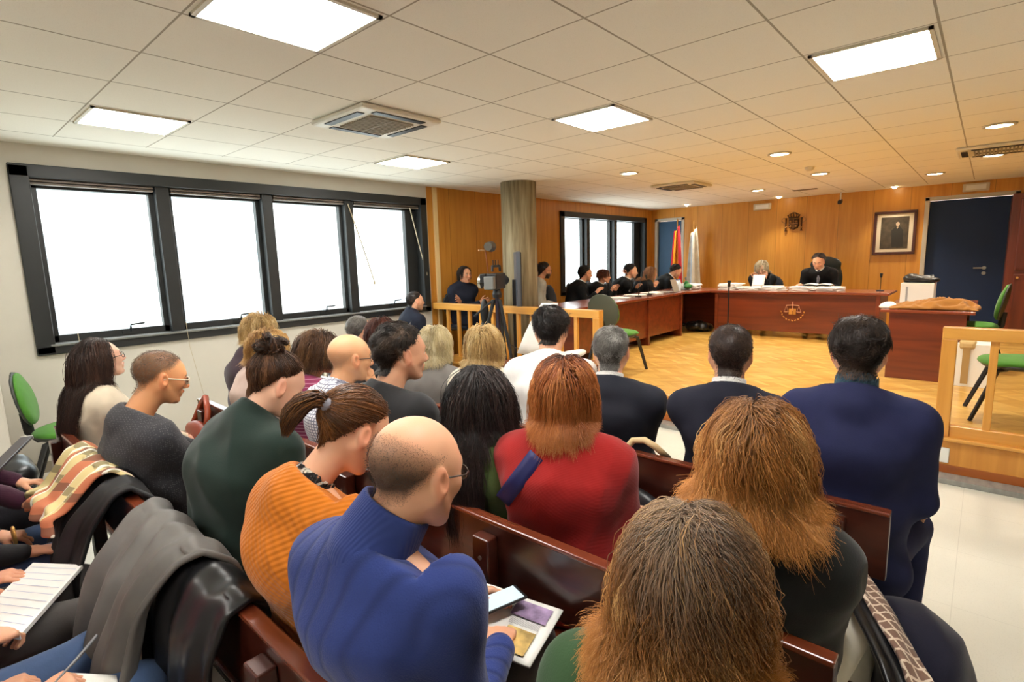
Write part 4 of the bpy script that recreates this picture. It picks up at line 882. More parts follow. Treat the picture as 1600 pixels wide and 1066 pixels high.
def person(label, H, px, py=None, yaw=0, pitch=0, roll=0, tyaw=None, sex='m', b=1., hs=1., seat=.455, floor=0., tone=(214, 160, 128), top=None, legm=None,
           hair=None, wl=None, wr=None, hands=(None, None), glass=None, beard=0, brow=1., scalp=.0, detail=2, seed=1, legs=True, sh=1., legyaw=None, knees=None, lip=None, group='people on the public benches', neckoff=None, belly=0, armless=False, nohead=False):
    rng = np.random.default_rng(seed); H = np.asarray(H, float); R = headrot(yaw, pitch, roll); s = hs*(1. if sex == 'm' else .95)
    tyaw = yaw if tyaw is None else tyaw; ty = math.radians(tyaw); Fd = V(math.cos(ty), math.sin(ty), 0); Ld = V(-math.sin(ty), math.cos(ty), 0); U = V(0, 0, 1.)
    py = H[1] if py is None else py; P = V(px, py, seat+.095); off = V(px, py, floor); root = thing('person', label, 'person', tuple(off), group=group)
    N = H+R @ (V(-.040, 0, -.108)*s)-U*.028*s-Fd*.020 if neckoff is None else H+V(*neckoff)
    W = P*.68+N*.32-Fd*.02; C = P*.30+N*.70-Fd*.035; sw = (.176 if sex == 'm' else .152)*(.5+.5*b)*sh
    top = dict(dict(m=None, res=.009, amp=.006, collar=None, sleeve=1., k=.05, thick=1.), **(top or {}))
    Sh = [N+Ld*e*sw-U*.088+Fd*.006 for e in (1, -1)]
    T = []
    for e, w in ((1, wl), (-1, wr)):
        if w is None: w = P+Fd*.30+Ld*e*.06+U*.10
        elif w[0] == 'l': w = P+Fd*w[1]+Ld*w[2]+U*w[3]
        else: w = V(*w[-3:])
        T.append(np.asarray(w, float))
    arms = []
    for i, e in enumerate((1, -1)):
        pole = -U*1.0+Ld*e*.16-Fd*.45; E, Wr = ik(Sh[i], T[i], .285, .255, pole); arms.append((E, Wr))
    lyaw = ty if legyaw is None else math.radians(legyaw); lF = V(math.cos(lyaw), math.sin(lyaw), 0); lL = V(-math.sin(lyaw), math.cos(lyaw), 0)
    hips = [P+lL*e*.085-U*.01 for e in (1, -1)]; kn = [P+lF*.40+lL*e*.115+U*.0 for e in (1, -1)] if knees is None else [V(*q) for q in knees]
    kn = [V(q[0], q[1], seat+.085) for q in kn]; an = [V(q[0]+lF[0]*.03, q[1]+lF[1]*.03, floor+.085) for q in kn]
    # --- garment
    F = Field(); k = top['k']; tw = top['thick']
    F.econe(P-U*.02, W, (.170*b, .120*b*tw), (.158*b, .108*b*tw+belly*.5), Ld, k); F.econe(W, C, (.158*b, .108*b*tw+belly), (.165*b, .118*b*tw), Ld, k)
    F.econe(C, N-U*.06, (.165*b, .118*b*tw), (.115*b, .072*b), Ld, k); F.cone(Sh[0]-Ld*.02-U*.01, Sh[1]+Ld*.02-U*.01, .056*b, .056*b, k)
    for i, e in enumerate((1, -1)):
        F.cone(N-U*.022-Fd*.012, Sh[i]-Ld*e*.012-U*.004, .058, .052*b, .06); sl = top['sleeve']; E, Wr = arms[i]
        if not armless: F.cone(Sh[i], E, .051*b, .042*sl*b, .06); F.cone(E, Wr-nrm(Wr-E)*(.02 if top.get('long', True) else .14), .045*sl*b, .034*sl, .015)
    F.ell(C*.45+N*.55-U*.03-Fd*.012, V(.075, .150*b, .12), np.stack([Fd, Ld, U], 1), .06)
    if top.get('name') == 'jacket': F.ell(P-U*.05+Fd*.0, V(.13*b, .185*b, .12), np.stack([Fd, Ld, U], 1), .05)
    if sex == 'f': F.ell(C+Fd*.085*b-U*.01, V(.065, .13, .075), np.stack([Fd, Ld, U], 1), .05)
    nax = nrm(H-N); nk = (.060 if sex == 'm' else .052)*s
    col = top['collar']
    if col == 'turtle': F.cone(N-nax*.04, N+nax*.045, nk+.022, nk+.016, .02)
    elif col == 'round': F.cone(N-nax*.05, N-nax*.002, nk+.028, nk+.012, .03)
    elif col == 'jacket': F.econe(N-nax*.05-Fd*.01, N+nax*.020-Fd*.012, (nk+.030, nk+.028), (nk+.010, nk+.012), Ld, .02)
    if col == 'jacket' and detail >= 2:
        Fc = Field(); Fc.cone(N-nax*.030-Fd*.006, N+nax*.022, nk+.024, nk+.0105, .004); Fc.cone(N-nax*.08, N+nax*.12, nk+.004, nk+.0055, .002, sub=True); Fc.cut(N+nax*.018, nax, .12); Fc.cut(N-nax*.022+Fd*.02, -nax-Fd*.25, .12)
    body_coll = Field(); body_coll.p = list(F.p)
    if detail >= 1 and top['m'] is not None:
        if col in ('round', 'jacket', 'shirt', None): F.cone(N-nax*.015, N+nax*.10, nk+(.002 if col else .004), nk+.004, .004, sub=True) if col != None else F.cone(N-nax*.03, N+nax*.1, nk+.016, nk+.03, .01, sub=True)
        F.cut(N+nax*{'turtle': .050, 'jacket': .014, 'round': .008}.get(col, .0), nax, .11)
        v, f = F.mesh(top['res'] if detail >= 2 else max(top['res'], .012)); nn = vnormals(v, f)
        w = waves(v, rng, 7, 26, (1, 1, .5)); w2 = waves(v, rng, 5, 55, (.7, .7, 1)); v = v+nn*((1-2.2*np.abs(w))*top['amp']+w2*top['amp']*.35)[:, None]
        fast_mesh(top.get('name', 'sweater'), smooth_verts(v, f, 2, .5), f, top['m'], root, None, off)
    if col == 'jacket' and detail >= 2 and top['m'] is not None:
        v, f = Fc.mesh(.0055); fast_mesh('jacket_collar', v, f, top['m'], root, None, off)
    # --- skin body: one mesh
    Fb = Field(); Fb.econe(P, C, (.13*b, .085), (.135*b, .085), Ld, .04); Fb.econe(C, N-U*.05, (.135*b, .08), (.09, .05), Ld, .04)
    for i, e in enumerate((1, -1)):
        Fb.cone(N-U*.03, Sh[i]-U*.01, .03, .033, .03)
        if not armless: Fb.cone(Sh[i], arms[i][0], .036, .030, .03); Fb.cone(arms[i][0], arms[i][1], .033, .022, .02)
        if legs: Fb.cone(hips[i], kn[i], .062, .045, .03); Fb.cone(kn[i], an[i], .045, .03, .02)
    v, f = Fb.mesh(.016); Vs, Fs, Cs = [v], [f], [np.tile(tint(tone), (len(v), 1))]; nv = len(v)
    for i, e in enumerate((1, -1)):
        h = hands[i]
        if h is None: h = dict(curl=.35, n=(U*.9+Ld*e*.3), t=-Ld*e, d=None)
        if h is False or armless: continue
        E, Wr = arms[i]; Fh = Field(); dd = nrm(Wr-E) if h.get('d') is None else V(*h['d']); hand_prims(Fh, Wr, dd, V(*h['n']), V(*h['t']), h.get('curl', .4), (1. if sex == 'm' else .92)*h.get('s', 1), h.get('spread', .08), h.get('thumb', .5), h.get('fingers', (1, 1, 1, 1)))
        v, f = Fh.mesh(.0036 if detail >= 2 else .006); hc_ = tint(tone)*V(1, .95, .94); Vs.append(v); Fs.append(f+nv); Cs.append(np.tile(hc_, (len(v), 1))); nv += len(v)
    Fhd = Field(); head_prims(Fhd, H, R, s, sex, N-nax*.03)
    if not nohead:
        v, f = Fhd.mesh(.0034 if detail >= 3 else .0042 if detail == 2 else .006); hv, hf = v, f; L = (v-H) @ R/s
        hcol = hair['cols'][0] if hair else (60, 45, 35)
        Vs.append(v); Fs.append(f+nv); Cs.append(head_colors(L, tone, hcol, (hair or {}).get('line', 'normal'), scalp, beard, brow, lip, (hair or {}).get('mask'))); nv += len(v)
    fast_mesh('body', np.concatenate(Vs), np.concatenate(Fs), M_skin if detail >= 2 else M_skinf, root, np.concatenate(Cs), off)
    # --- trousers and shoes
    if legs and legm is not None:
        Ft = Field(); Ft.ell(P-U*.0, V(.115, .165*b, .10), np.stack([lF, lL, U], 1), .04)
        for i in (0, 1): Ft.cone(hips[i], kn[i], .083*b, .064, .03); Ft.cone(kn[i], an[i], .062, .050, .03)
        v, f = Ft.mesh(.013); v = v+vnormals(v, f)*(waves(v, rng, 6, 30)*.005)[:, None]; fast_mesh('trousers', v, f, legm, root, None, off)
        for i in (0, 1):
            Fs_ = Field(); a = an[i]; Fs_.cone(a-U*.03-lF*.03, a-U*.045+lF*.13, .038, .030, .03); Fs_.cone(a, a-U*.03, .04, .042, .02); v, f = Fs_.mesh(.012); v[:, 2] = np.maximum(v[:, 2], floor+.002); fast_mesh('shoe', v, f, M_shoe, root, None, off)
    ctx = dict(root=root, off=off, H=H, R=R, s=s, N=N, P=P, C=C, W=W, Fd=Fd, Ld=Ld, U=U, Sh=Sh, arms=arms, nk=nk, nax=nax, b=b, field=body_coll, sex=sex)
    if hair and not nohead:
        coll = Field(); coll.ell(H+R @ (V(-.016, 0, .034)*s), V(.099, .080, .086)*s, R, k=.02); coll.ell(H+R @ (V(.03, 0, -.03)*s), V(.06, .062, .085)*s, R, k=.03); coll.cone(H+R @ (V(-.018, 0, -.045)*s), N, nk, nk, .03); coll.p += body_coll.p
        make_hair(root, off, H, R, s, hv, hf, hair, coll, rng, detail)
    if glass: glasses(root, off, H, R, s, glass[0], glass[1] if len(glass) > 1 else False, rim=.0016 if len(glass) < 3 else glass[2])
    return ctx
def part_field(c, name, F, res, m, amp=0, seed=0):
    v, f = F.mesh(res)
    if amp: v = v+vnormals(v, f)*(waves(v, np.random.default_rng(seed), 5, 60)*amp)[:, None]
    return fast_mesh(name, v, f, m, c['root'], None, c['off'])
def shirt_collar(c, m, h=.022):
    F = Field(); N, a = c['N'], c['nax']; F.cone(N-a*.01, N+a*(h+.02), c['nk']+.007, c['nk']+.006, .004); F.cone(N-a*.05, N+a*.12, c['nk']+.001, c['nk']+.001, .002, sub=True); F.cut(N+a*(h+.014), a, .11)
    return part_field(c, 'shirt_collar', F, .0045, m)
def shirt_front(c, m, tie=None, w=.05, drop=.24):
    F = Field(); f = c['Fd']; a = c['N']+f*(.055)-c['U']*.035; b = c['C']+f*(.125*c['b'])-c['U']*(drop-.16); F.econe(a, b, (w, .022), (.012, .02), c['Ld'], .01); part_field(c, 'shirt_front', F, .006, m)
    if tie is not None:
        F = Field(); F.econe(a+f*.012, b+f*.02, (.014, .016), (.022, .012), c['Ld'], .01); F.ell(a+f*.02-c['U']*.002, V(.016, .016, .018), k=.01); part_field(c, 'tie', F, .005, tie)
M_shoe = mat('black_shoe', (20, 18, 18), .35)

# ------------------------------------------------------------------ who is in the room
suit = lambda n, c: fabric(n, c, 'suit')
M_navy = suit('navy_suit', (34, 38, 72)); M_navyd = suit('dark_navy_suit', (30, 31, 44)); M_char = suit('charcoal_suit', (34, 36, 46)); M_robe = suit('black_robe', (16, 17, 20))
M_jeans = fabric('blue_jeans', (70, 92, 130)); M_trd = fabric('dark_trousers', (32, 32, 38)); M_trg = fabric('grey_trousers', (84, 80, 78)); M_shirtw = fabric('white_shirt', (236, 234, 230)); 
M_blues = fabric('blue_rib_sweater', (44, 60, 122), 'rib'); M_bluec = fabric('blue_rib_collar', (46, 62, 124), 'ribfine')
M_orange = fabric('orange_knit', (206, 116, 22), 'basket'); M_dgreen = fabric('dark_green_fleece', (24, 42, 36)); M_ogreen = fabric('olive_sweater', (62, 78, 36), 'knit'); M_redk = fabric('red_knit', (150, 24, 22), 'knit')
M_fgreen = fabric('forest_green_wool', (34, 66, 30), 'plain'); M_black = MATS['black_frame']; M_blackc = fabric('black_velvet', (14, 15, 14)); M_blackt = fabric('black_tshirt', (34, 34, 36)); M_check = fabric('checked_shirt', (232, 232, 236), 'check', (70, 72, 110)); M_rasp = fabric('raspberry_stripe', (128, 44, 78), 'stripe', (190, 140, 160))
M_cream = fabric('cream_wool', (214, 200, 176)); M_greyknit = fabric('grey_dotted_knit', (50, 50, 54), 'dots', (96, 94, 96)); M_greyk2 = fabric('mid_grey_knit', (84, 82, 84), 'knit')
M_beige = fabric('pinkish_jacket', (196, 172, 160)); M_greyc = fabric('grey_jacket', (120, 116, 112)); M_white2 = fabric('cream_blouse', (222, 214, 196)); M_ggrey = fabric('grey_top', (168, 164, 152)); M_purp = fabric('dark_plum_knit', (62, 26, 46), 'knit'); M_poli = suit('navy_uniform', (30, 34, 48))
SK = (224, 168, 134); SKT = (206, 148, 112); SKP = (232, 184, 156)
DK = [(22, 16, 13), (46, 33, 26), (92, 68, 52)]; BLKH = [(14, 11, 10), (30, 22, 19), (70, 54, 46)]; BRN = [(48, 28, 16), (96, 58, 30), (150, 100, 56)]; RED = [(72, 32, 14), (150, 80, 34), (226, 152, 86)]
GOLD = [(92, 50, 20), (190, 124, 58), (250, 204, 134)]; BLO = [(140, 102, 54), (206, 170, 108), (240, 220, 170)]; GRY = [(70, 66, 62), (130, 126, 120), (196, 194, 188)]; CUR = [(44, 28, 18), (140, 92, 48), (236, 190, 126)]
LAP = lambda o=.30, y=.05, z=.10: ('l', o, y, z)
HD = lambda **k: dict(dict(curl=.45, n=(0, 0, 1), t=(0, 1, 0)), **k)

# ---- back row of the photo: front row of interest (row 3, men in suits)
RX = [x+.20 for x in BX]      # pelvis x per row
c = person('man in a bright navy suit, rightmost on the front bench, seen from behind', PX(1342, 549, 2.17), RX[3]+.03, PX(1342, 549, 2.17)[1]-.01, yaw=9, tyaw=4, tone=SK, hs=.97, b=1.02, sh=.98, detail=3, seed=11, belly=.0,
           top=dict(m=M_navy, collar='jacket', name='jacket', res=.008, amp=.004, thick=1.0), legm=M_navy, hair=dict(cols=DK, type='short', len=.038, n=4200, thick=.010, comb=(-.5, .15, -.6), messy=.6, up=.3, lump=.25, clumps=90), scalp=.8, legyaw=-6, wr=LAP(.22, -.19, .12))
part_field(c, 'shirt_collar', (lambda F: (F.cone(c['N']-c['nax']*.0, c['N']+c['nax']*.038, c['nk']+.009, c['nk']+.007, .004), F.cone(c['N']-c['nax']*.05, c['N']+c['nax']*.12, c['nk']+.002, c['nk']+.002, .002, sub=True), F)[-1])(Field()), .005, fabric('teal_shirt', (52, 80, 96)))
c = person('crop haired man in a dark navy suit with white collar, middle of the front bench', PX(1141, 553, 2.17), RX[3]+.04, yaw=20, tyaw=14, tone=SK, hs=.97, b=.98, detail=3, seed=12,
           top=dict(m=M_navyd, collar='jacket', name='jacket', amp=.004), legm=M_navyd, hair=dict(cols=[(34, 22, 17), (58, 40, 32), (100, 78, 64)], type='short', len=.009, n=5200, r=.0008, thick=.005, messy=.4, up=.6, lump=.1), scalp=.95)
shirt_collar(c, M_shirtw, .026)
c = person('grey haired man with headphones cable and white collar in a dark suit, front bench', PX(955, 549, 2.19), RX[3]+.02, yaw=24, tyaw=20, tone=SK, hs=.98, b=1.08, sh=1.05, detail=3, seed=13,
           top=dict(m=M_char, collar='jacket', name='jacket', amp=.006), legm=M_char, hair=dict(cols=GRY, type='short', len=.015, n=4600, r=.0009, thick=.007, messy=.4, up=.5, lump=.05), scalp=.8)
shirt_collar(c, M_shirtw, .024)
c = person('dark haired man in a white shirt reading papers at the front', PX(861, 517, 2.26), RX[3]+.02, yaw=32, pitch=14, tyaw=30, tone=SK, b=1.02, detail=2, seed=14,
           top=dict(m=M_shirtw, collar='round', name='shirt', amp=.006), legm=M_trg, hair=dict(cols=BLKH, type='short', len=.05, n=3200, thick=.015, comb=(.2, 0, -.7), messy=.6, up=.35, lump=.3), scalp=.8, wl=LAP(.38, .16, .24), wr=LAP(.40, -.10, .24), hands=(HD(curl=.9), HD(curl=.9)))
white_ctx = c
person('woman with blond bob in a cream top in front of the left rail', PX(757, 540, 2.32), RX[3]+.05, yaw=30, tyaw=30, sex='f', tone=SK, b=1.0, detail=2, seed=15, top=dict(m=M_white2, collar='round', amp=.006), legm=M_trd,
       hair=dict(cols=BLO, type='long', line='long', len=.24, zend=-.125, n=2200, r=.0017, thick=.03, flick=.05, wave=.004, part=.01, K=10), scalp=.8)
person('woman with pale blond bob and grey jacket beside the dark haired man in black', PX(680, 538, 2.32), RX[3]+.05, yaw=25, tyaw=20, sex='f', tone=SK, b=1.02, detail=2, seed=16, top=dict(m=M_greyc, collar='round', amp=.007, name='jacket'), legm=M_trd,
       hair=dict(cols=[(160, 136, 100), (216, 198, 150), (240, 230, 200)], type='long', line='long', len=.22, zend=-.12, n=2000, r=.0017, thick=.028, wave=.004, K=10), scalp=.8)
person('woman with dark auburn hair near the far corner of the long window', PX(597, 522, 2.32), RX[3]+.05, yaw=20, tyaw=10, sex='f', tone=SK, b=1., detail=2, seed=17, top=dict(m=M_blackt, collar='round'), legm=M_trd,
       hair=dict(cols=[(44, 18, 12), (92, 42, 28), (140, 80, 56)], type='long', line='long', len=.24, zend=-.14, n=1600, r=.0018, thick=.028, K=9, part=.02), scalp=.8)
person('grey haired balding man behind the bald man in checks, by the window', PX(562, 517, 2.36), RX[3]+.05, yaw=10, tyaw=10, tone=SK, b=1.05, detail=2, seed=18, top=dict(m=fabric('slate_jacket', (70, 74, 84)), collar='jacket', name='jacket'), legm=M_trg,
       hair=dict(cols=GRY, type='short', len=.014, n=900, thick=.006, line='high'), scalp=.6)
# ---- row 2
c = person('woman with long auburn bob in a dark red sweater, seen from behind', PX(882, 613, 1.42), RX[2]+.03, PX(882, 613, 1.42)[1]-.04, yaw=30, tyaw=22, sex='f', hs=1.0, tone=SK, b=1.16, sh=1.02, detail=3, seed=21, belly=.02,
           top=dict(m=M_redk, collar='round', amp=.007, res=.008), legm=M_trd, wr=LAP(.30, -.20, .12), hands=(None, HD(curl=.7)),
           hair=dict(cols=RED, type='long', line='long', len=.25, zend=-.12, n=7000, r=.0012, thick=.020, flick=.03, maxw=.10, wave=.0025, freq=5, clump=.45, clumps=160, part=.0, tip=(184, 112, 54), zj=.02, lay=1, K=16), scalp=.9)
redc = c
c = person('woman with very long black hair in an olive green sweater, seen from behind', PX(751, 622, 1.34), RX[2]+.03, PX(751, 622, 1.34)[1]-.03, yaw=28, pitch=6, tyaw=20, sex='f', tone=SK, b=.98, detail=3, seed=22,
           top=dict(m=M_ogreen, collar='round', amp=.006, res=.008), legm=M_trd, hair=dict(cols=[(12, 9, 9), (28, 20, 19), (78, 60, 56)], type='long', line='long', len=.60, zend=-.42, maxw=.075, n=6500, r=.0013, thick=.014, wave=.006, freq=5, clump=.5, clumps=120, part=.0, zj=.04, K=20, grav=.3), scalp=.95)
c = person('woman with wavy golden brown hair in a black velvet top, front right', PX(1182, 706, 1.32), RX[2]+.03, yaw=12, tyaw=8, sex='f', hs=1.0, tone=SKP, b=1.12, detail=3, seed=23,
           top=dict(m=M_blackc, collar='round', amp=.006, res=.008, name='velvet_top'), legm=fabric('white_trousers', (226, 218, 200)), hair=dict(cols=GOLD, type='long', line='long', len=.33, zend=-.125, n=13000, r=.0009, thick=.026, flick=.10, maxw=.15, wave=.012, freq=5.5, clump=.55, clumps=120, part=.012, rootc=(120, 84, 50), tip=(206, 140, 72), zj=.035, lay=1, K=20, frizz=.0022), scalp=.9, legyaw=-8, wr=LAP(.32, -.12, .12))
wavy = c
c = person('dark haired man in a black top looking to the right, face in profile', PX(628, 552, 1.38), RX[2]+.03, yaw=-16, pitch=4, tyaw=0, tone=SK, hs=1.03, b=1.12, detail=3, seed=24,
           top=dict(m=M_blackt, collar='round', amp=.005, res=.008, name='t_shirt'), legm=M_trd, beard=.18, brow=1.0,
           hair=dict(cols=[(24, 18, 15), (50, 38, 30), (110, 88, 70)], type='short', len=.04, n=3400, thick=.013, comb=(-.3, 0, -.5), messy=.7, up=.4, lump=.35), scalp=.85)
c = person('bald man with glasses in a white checked shirt, hand on his cheek', PX(548, 560, 1.40), RX[2]+.03, yaw=-10, pitch=6, tyaw=4, tone=(226, 170, 126), hs=1.0, b=1.08, detail=3, seed=25, belly=.02,
           top=dict(m=M_check, collar='round', amp=.006, name='shirt'), legm=M_trd, glass=(M_lens,), wr=PX(585, 590, 1.50)-V(0, 0, .04),
           hands=(None, dict(curl=.8, n=(.6, -.7, .2), t=(-.3, .2, 1), d=(-.1, .35, .9))), hair=dict(cols=[(150, 118, 92), (176, 142, 110), (190, 160, 130)], cap=False, type='short', len=.004, n=900, r=.0005, thick=.001, line='high', mask=lambda L: (.04-L[:, 2])*4), scalp=.45)
shirt_collar(c, M_check, .022)
person('dark brown haired woman in a raspberry striped top next to the man in checks', PX(501, 553, 1.46), RX[2]+.05, yaw=-2, pitch=8, tyaw=4, sex='f', tone=SK, b=1.02, detail=2, seed=26, top=dict(m=M_rasp, collar='round'), legm=M_trd, wl=LAP(.30, .10, .42), hands=(HD(curl=.9), None),
       hair=dict(cols=[(40, 24, 16), (86, 56, 34), (138, 98, 60)], type='long', line='long', len=.15, zend=-.07, n=2400, r=.0015, thick=.03, wave=.004, K=9, backpull=.1), scalp=.9)
person('woman with short blond hair in a pinkish jacket, nearer of the two blondes', PX(421, 548, 1.42), RX[2]+.04, yaw=-6, pitch=10, tyaw=0, sex='f', tone=SKT, b=1.04, detail=2, seed=27, top=dict(m=M_beige, collar='round', name='jacket', amp=.009), legm=M_jeans,
       hair=dict(cols=[(132, 90, 46), (196, 150, 86), (236, 204, 140)], type='long', line='normal', len=.15, zend=-.055, n=2400, r=.0015, thick=.03, wave=.004, K=9, part=.02), scalp=.8)
person('woman with short blond hair in a dark plum coat, half hidden behind the other blonde', PX(409, 519, 1.62), RX[2]+.16, yaw=-6, pitch=4, tyaw=0, sex='f', tone=SK, b=1.06, detail=2, seed=28, top=dict(m=fabric('plum_coat', (52, 34, 44)), collar='jacket', name='coat', amp=.009), legm=M_trd,
       hair=dict(cols=BLO, type='long', line='normal', len=.13, zend=-.06, n=2000, r=.0016, thick=.032, wave=.005, K=9, part=-.02), scalp=.8)
# ---- row 1 (nearest)
c = person('balding man with glasses in a blue ribbed sweater, foreground, using a phone', PX(652, 738, .66), RX[1]+.02, PX(652, 738, .66)[1]+.06, yaw=2, pitch=14, tyaw=14, tone=SK, hs=1.0, b=1.06, sh=.92, neckoff=(-.080, .036, -.122), detail=3, seed=31, belly=.02,
           top=dict(m=M_blues, amp=.004, k=.07, res=.007, sleeve=1.12), legm=M_trg, glass=(M_lens,), beard=.12, wl=(0,)+tuple(PZ(748, 925, .70)+V(-.03, .03, -.01)), wr=(0,)+tuple(PZ(786, 992, .69)+V(-.03, -.02, 0)),
           hands=(dict(curl=.55, n=(-.3, .5, .35), t=(.1, -.3, 1), d=(.75, -.5, .0), thumb=.6), dict(curl=.75, n=(-.1, -.2, 1), t=(-.6, .7, .1), d=(.65, .62, -.25), thumb=.4, fingers=(.35, .8, 1, 1))),
           hair=dict(cols=[(30, 24, 20), (52, 42, 35), (90, 76, 62)], type='short', cap=False, len=.004, n=5200, r=.00035, thick=.001, messy=.8, line='high', mask=lambda L: (.050+.035*np.clip(-(L[:, 0]+.02)/.08, 0, 1)-L[:, 2])*3.2, up=.5), scalp=.88)
bald = c
F_ = Field(); N_, a_ = c['N'], c['nax']; F_.cone(N_-a_*.030, N_+a_*.075, c['nk']+.030, c['nk']+.018, .01); F_.cone(N_-a_*.06, N_+a_*.12, c['nk']+.004, c['nk']+.008, .004, sub=True); F_.cut(N_+a_*.072, a_, .12); part_field(c, 'ribbed_collar', F_, .005, M_bluec)
c = person('woman with curly grey and ginger hair in a forest green top, lowest in the foreground', PX(1080, 905, .74), RX[1]+.04, yaw=14, tyaw=10, sex='f', hs=.93, tone=SK, b=1.10, detail=3, seed=32,
           top=dict(m=M_fgreen, collar='round', amp=.005, res=.007, k=.06), legm=M_trd, hair=dict(cols=CUR, type='long', line='long', len=.31, zend=-.20, n=19000, r=.0006, thick=.022, flick=.08, maxw=.115, wave=.010, freq=9, clump=.5, clumps=420, part=.012, rootc=(126, 112, 98), rootk=2.8, tip=(206, 136, 60), zj=.035, lay=1, K=24, frizz=.0016), scalp=.95)
c = person('woman with a brown ponytail in an orange knit sweater, head bowed', PX(553, 672, .74), RX[1]+.05, PX(553, 672, .74)[1]+.08, yaw=-6, pitch=34, tyaw=6, sex='f', tone=SK, hs=.97, b=1.12, neckoff=(-.115, .030, -.115), detail=3, seed=33,
           top=dict(m=M_orange, collar='round', amp=.006, res=.007, k=.06), legm=M_trd,
           hair=dict(cols=[(46, 26, 14), (100, 60, 28), (160, 104, 52)], type='pony', line='normal', len=.22, tie=(-.108, 0, .030), n=5200, r=.0012, thick=.010, clump=.2, K=12, frizz=.0008, tails=[dict(n=900, pts=[(-.104, 0, .03), (-.140, .0, .045), (-.175, .01, .015), (-.185, .015, -.03), (-.170, .02, -.075)], rad=[.012, .020, .026, .026, .012])]), scalp=.9)
orange = c
F_ = Field(); g_ = lambda x, y, z: c['H']+c['R'] @ (V(x, y, z)*c['s']); F_.cone(g_(-.112, -.012, .034), g_(-.112, .012, .034), .02, .02, .01); part_field(c, 'hair_tie', F_, .004, mat('grey_scrunchie', (120, 118, 128), .7), .003)
F_ = Field(); N_, a_ = c['N'], c['nax']; F_.cone(N_-a_*.03, N_+a_*.012, c['nk']+.020, c['nk']+.008, .01); F_.cone(N_-a_*.06, N_+a_*.12, c['nk']+.002, c['nk']+.004, .004, sub=True); part_field(c, 'neck_scarf', F_, .005, fabric('patterned_scarf', (28, 26, 26), 'tartan', (220, 214, 200)), .003)
c = person('woman with a dark curly bun in a dark green fleece, leaning forward', PX(432, 600, .84), RX[1]+.03, PX(432, 600, .84)[1]+.06, yaw=-8, pitch=30, tyaw=4, sex='f', tone=SKP, hs=1.0, b=1.16, neckoff=(-.10, .010, -.112), detail=3, seed=34,
           top=dict(m=M_dgreen, collar='turtle', amp=.008, res=.008, k=.07), legm=M_trd,
           hair=dict(cols=[(32, 20, 14), (72, 46, 30), (130, 90, 60)], type='bun', line='normal', len=.22, tie=(-.075, 0, .115), n=4200, r=.0013, thick=.010, clump=.2, K=12, wave=.002, frizz=.001,
                     tails=[dict(n=160, pts=[(-.075+.04*math.cos(a), .042*math.sin(a), .13+.03*math.cos(b)), (-.085+.05*math.cos(a+1), .05*math.sin(a+1), .135+.038*math.cos(b+1)), (-.08+.045*math.cos(a+2.2), .046*math.sin(a+2.2), .13+.04*math.cos(b+2)), (-.08+.03*math.cos(a+3.4), .03*math.sin(a+3.4), .145)], rad=[.010, .013, .012, .006], wave=.007) for a, b in ((0, 0), (1.1, 1), (2.2, 2.5), (3.3, .6), (4.2, 3), (5.2, 1.7), (.5, 2))]), scalp=.9)
c = person('man with cropped hair and glasses in a grey dotted sweater, head bowed', PX(252, 590, .68), RX[1]+.03, yaw=-4, pitch=16, tyaw=2, tone=(226, 160, 110), hs=.95, b=1.08, neckoff=(-.095, .01, -.135), detail=3, seed=35,
           top=dict(m=M_greyknit, collar='round', amp=.007, res=.008, name='sweater'), legm=M_trg, glass=(mat('clear_frame', (214, 196, 170), .3), True, .003), beard=.1, wl=LAP(.36, .05, .14), wr=LAP(.34, -.10, .12), hands=(HD(curl=.7), HD(curl=.7)),
           hair=dict(cols=[(70, 54, 42), (112, 90, 72), (150, 128, 106)], type='short', cap=False, len=.006, n=5000, r=.0007, thick=.002, messy=.5, up=.5, lump=.05), scalp=.72)
person('woman with long dark brown hair in a cream wool cardigan, at the left end', PX(158, 562, .64), RX[1]+.03, yaw=8, pitch=-10, tyaw=0, sex='f', tone=SKP, hs=.98, b=1.02, detail=3, seed=36,
       top=dict(m=M_cream, collar='round', amp=.010, res=.009, name='cardigan'), legm=M_trd, glass=(M_lens,), hair=dict(cols=[(28, 17, 13), (54, 34, 26), (96, 64, 48)], type='long', line='high', len=.50, zend=-.34, n=5200, r=.0015, thick=.015, wave=.006, freq=4, clump=.45, clumps=90, zj=.03, K=18, backpull=.03), scalp=.95)
# ---- row 0: only hands, laps and knees reach into the photograph
def low(label, y, hx, wl, wr, tm, lm, kn, hands, seed, b=1., tone=SK, sex='f'):
    return person(label, V(-.06, y, 1.18), -.13, y, yaw=0, tyaw=0, sex=sex, tone=tone, b=b, detail=2, seed=seed, top=dict(m=tm, collar='round', res=.010), legm=lm, wl=wl, wr=wr, hands=hands, knees=kn, hair=dict(cols=BRN, type='short', len=.03, n=400, r=.002, thick=.012), scalp=.8)
w_ = lambda u, v, z, d=(0, 0, 0): (0,)+tuple(PZ(u, v, z)+V(*d))
low('person in plum knit with hands clasped on the lap, left edge', 3.42, 0, w_(70, 765, .66, (-.03, .04, 0)), w_(88, 795, .64, (-.02, -.05, 0)), M_purp, M_trd, [(.22, 3.52), (.24, 3.22)], (HD(n=(0, .3, 1), t=(0, -1, .2), d=(.9, -.5, -.1), curl=.6), HD(n=(0, -.3, 1), t=(0, 1, .2), d=(.85, .5, -.1), curl=.7)), 41)
low('person in black with a gold bracelet and blue jeans, below the plum knit, left edge', 2.78, 0, w_(18, 835, .62, (-.04, .03, 0)), w_(48, 862, .62, (0, 0, 0)), M_blackt, M_jeans, [(.24, 2.86), (.25, 2.62)], (HD(n=(0, 0, 1), t=(0, -1, .2), curl=.5), HD(n=(0, 0, 1), t=(0, 1, .2), curl=.5)), 42)
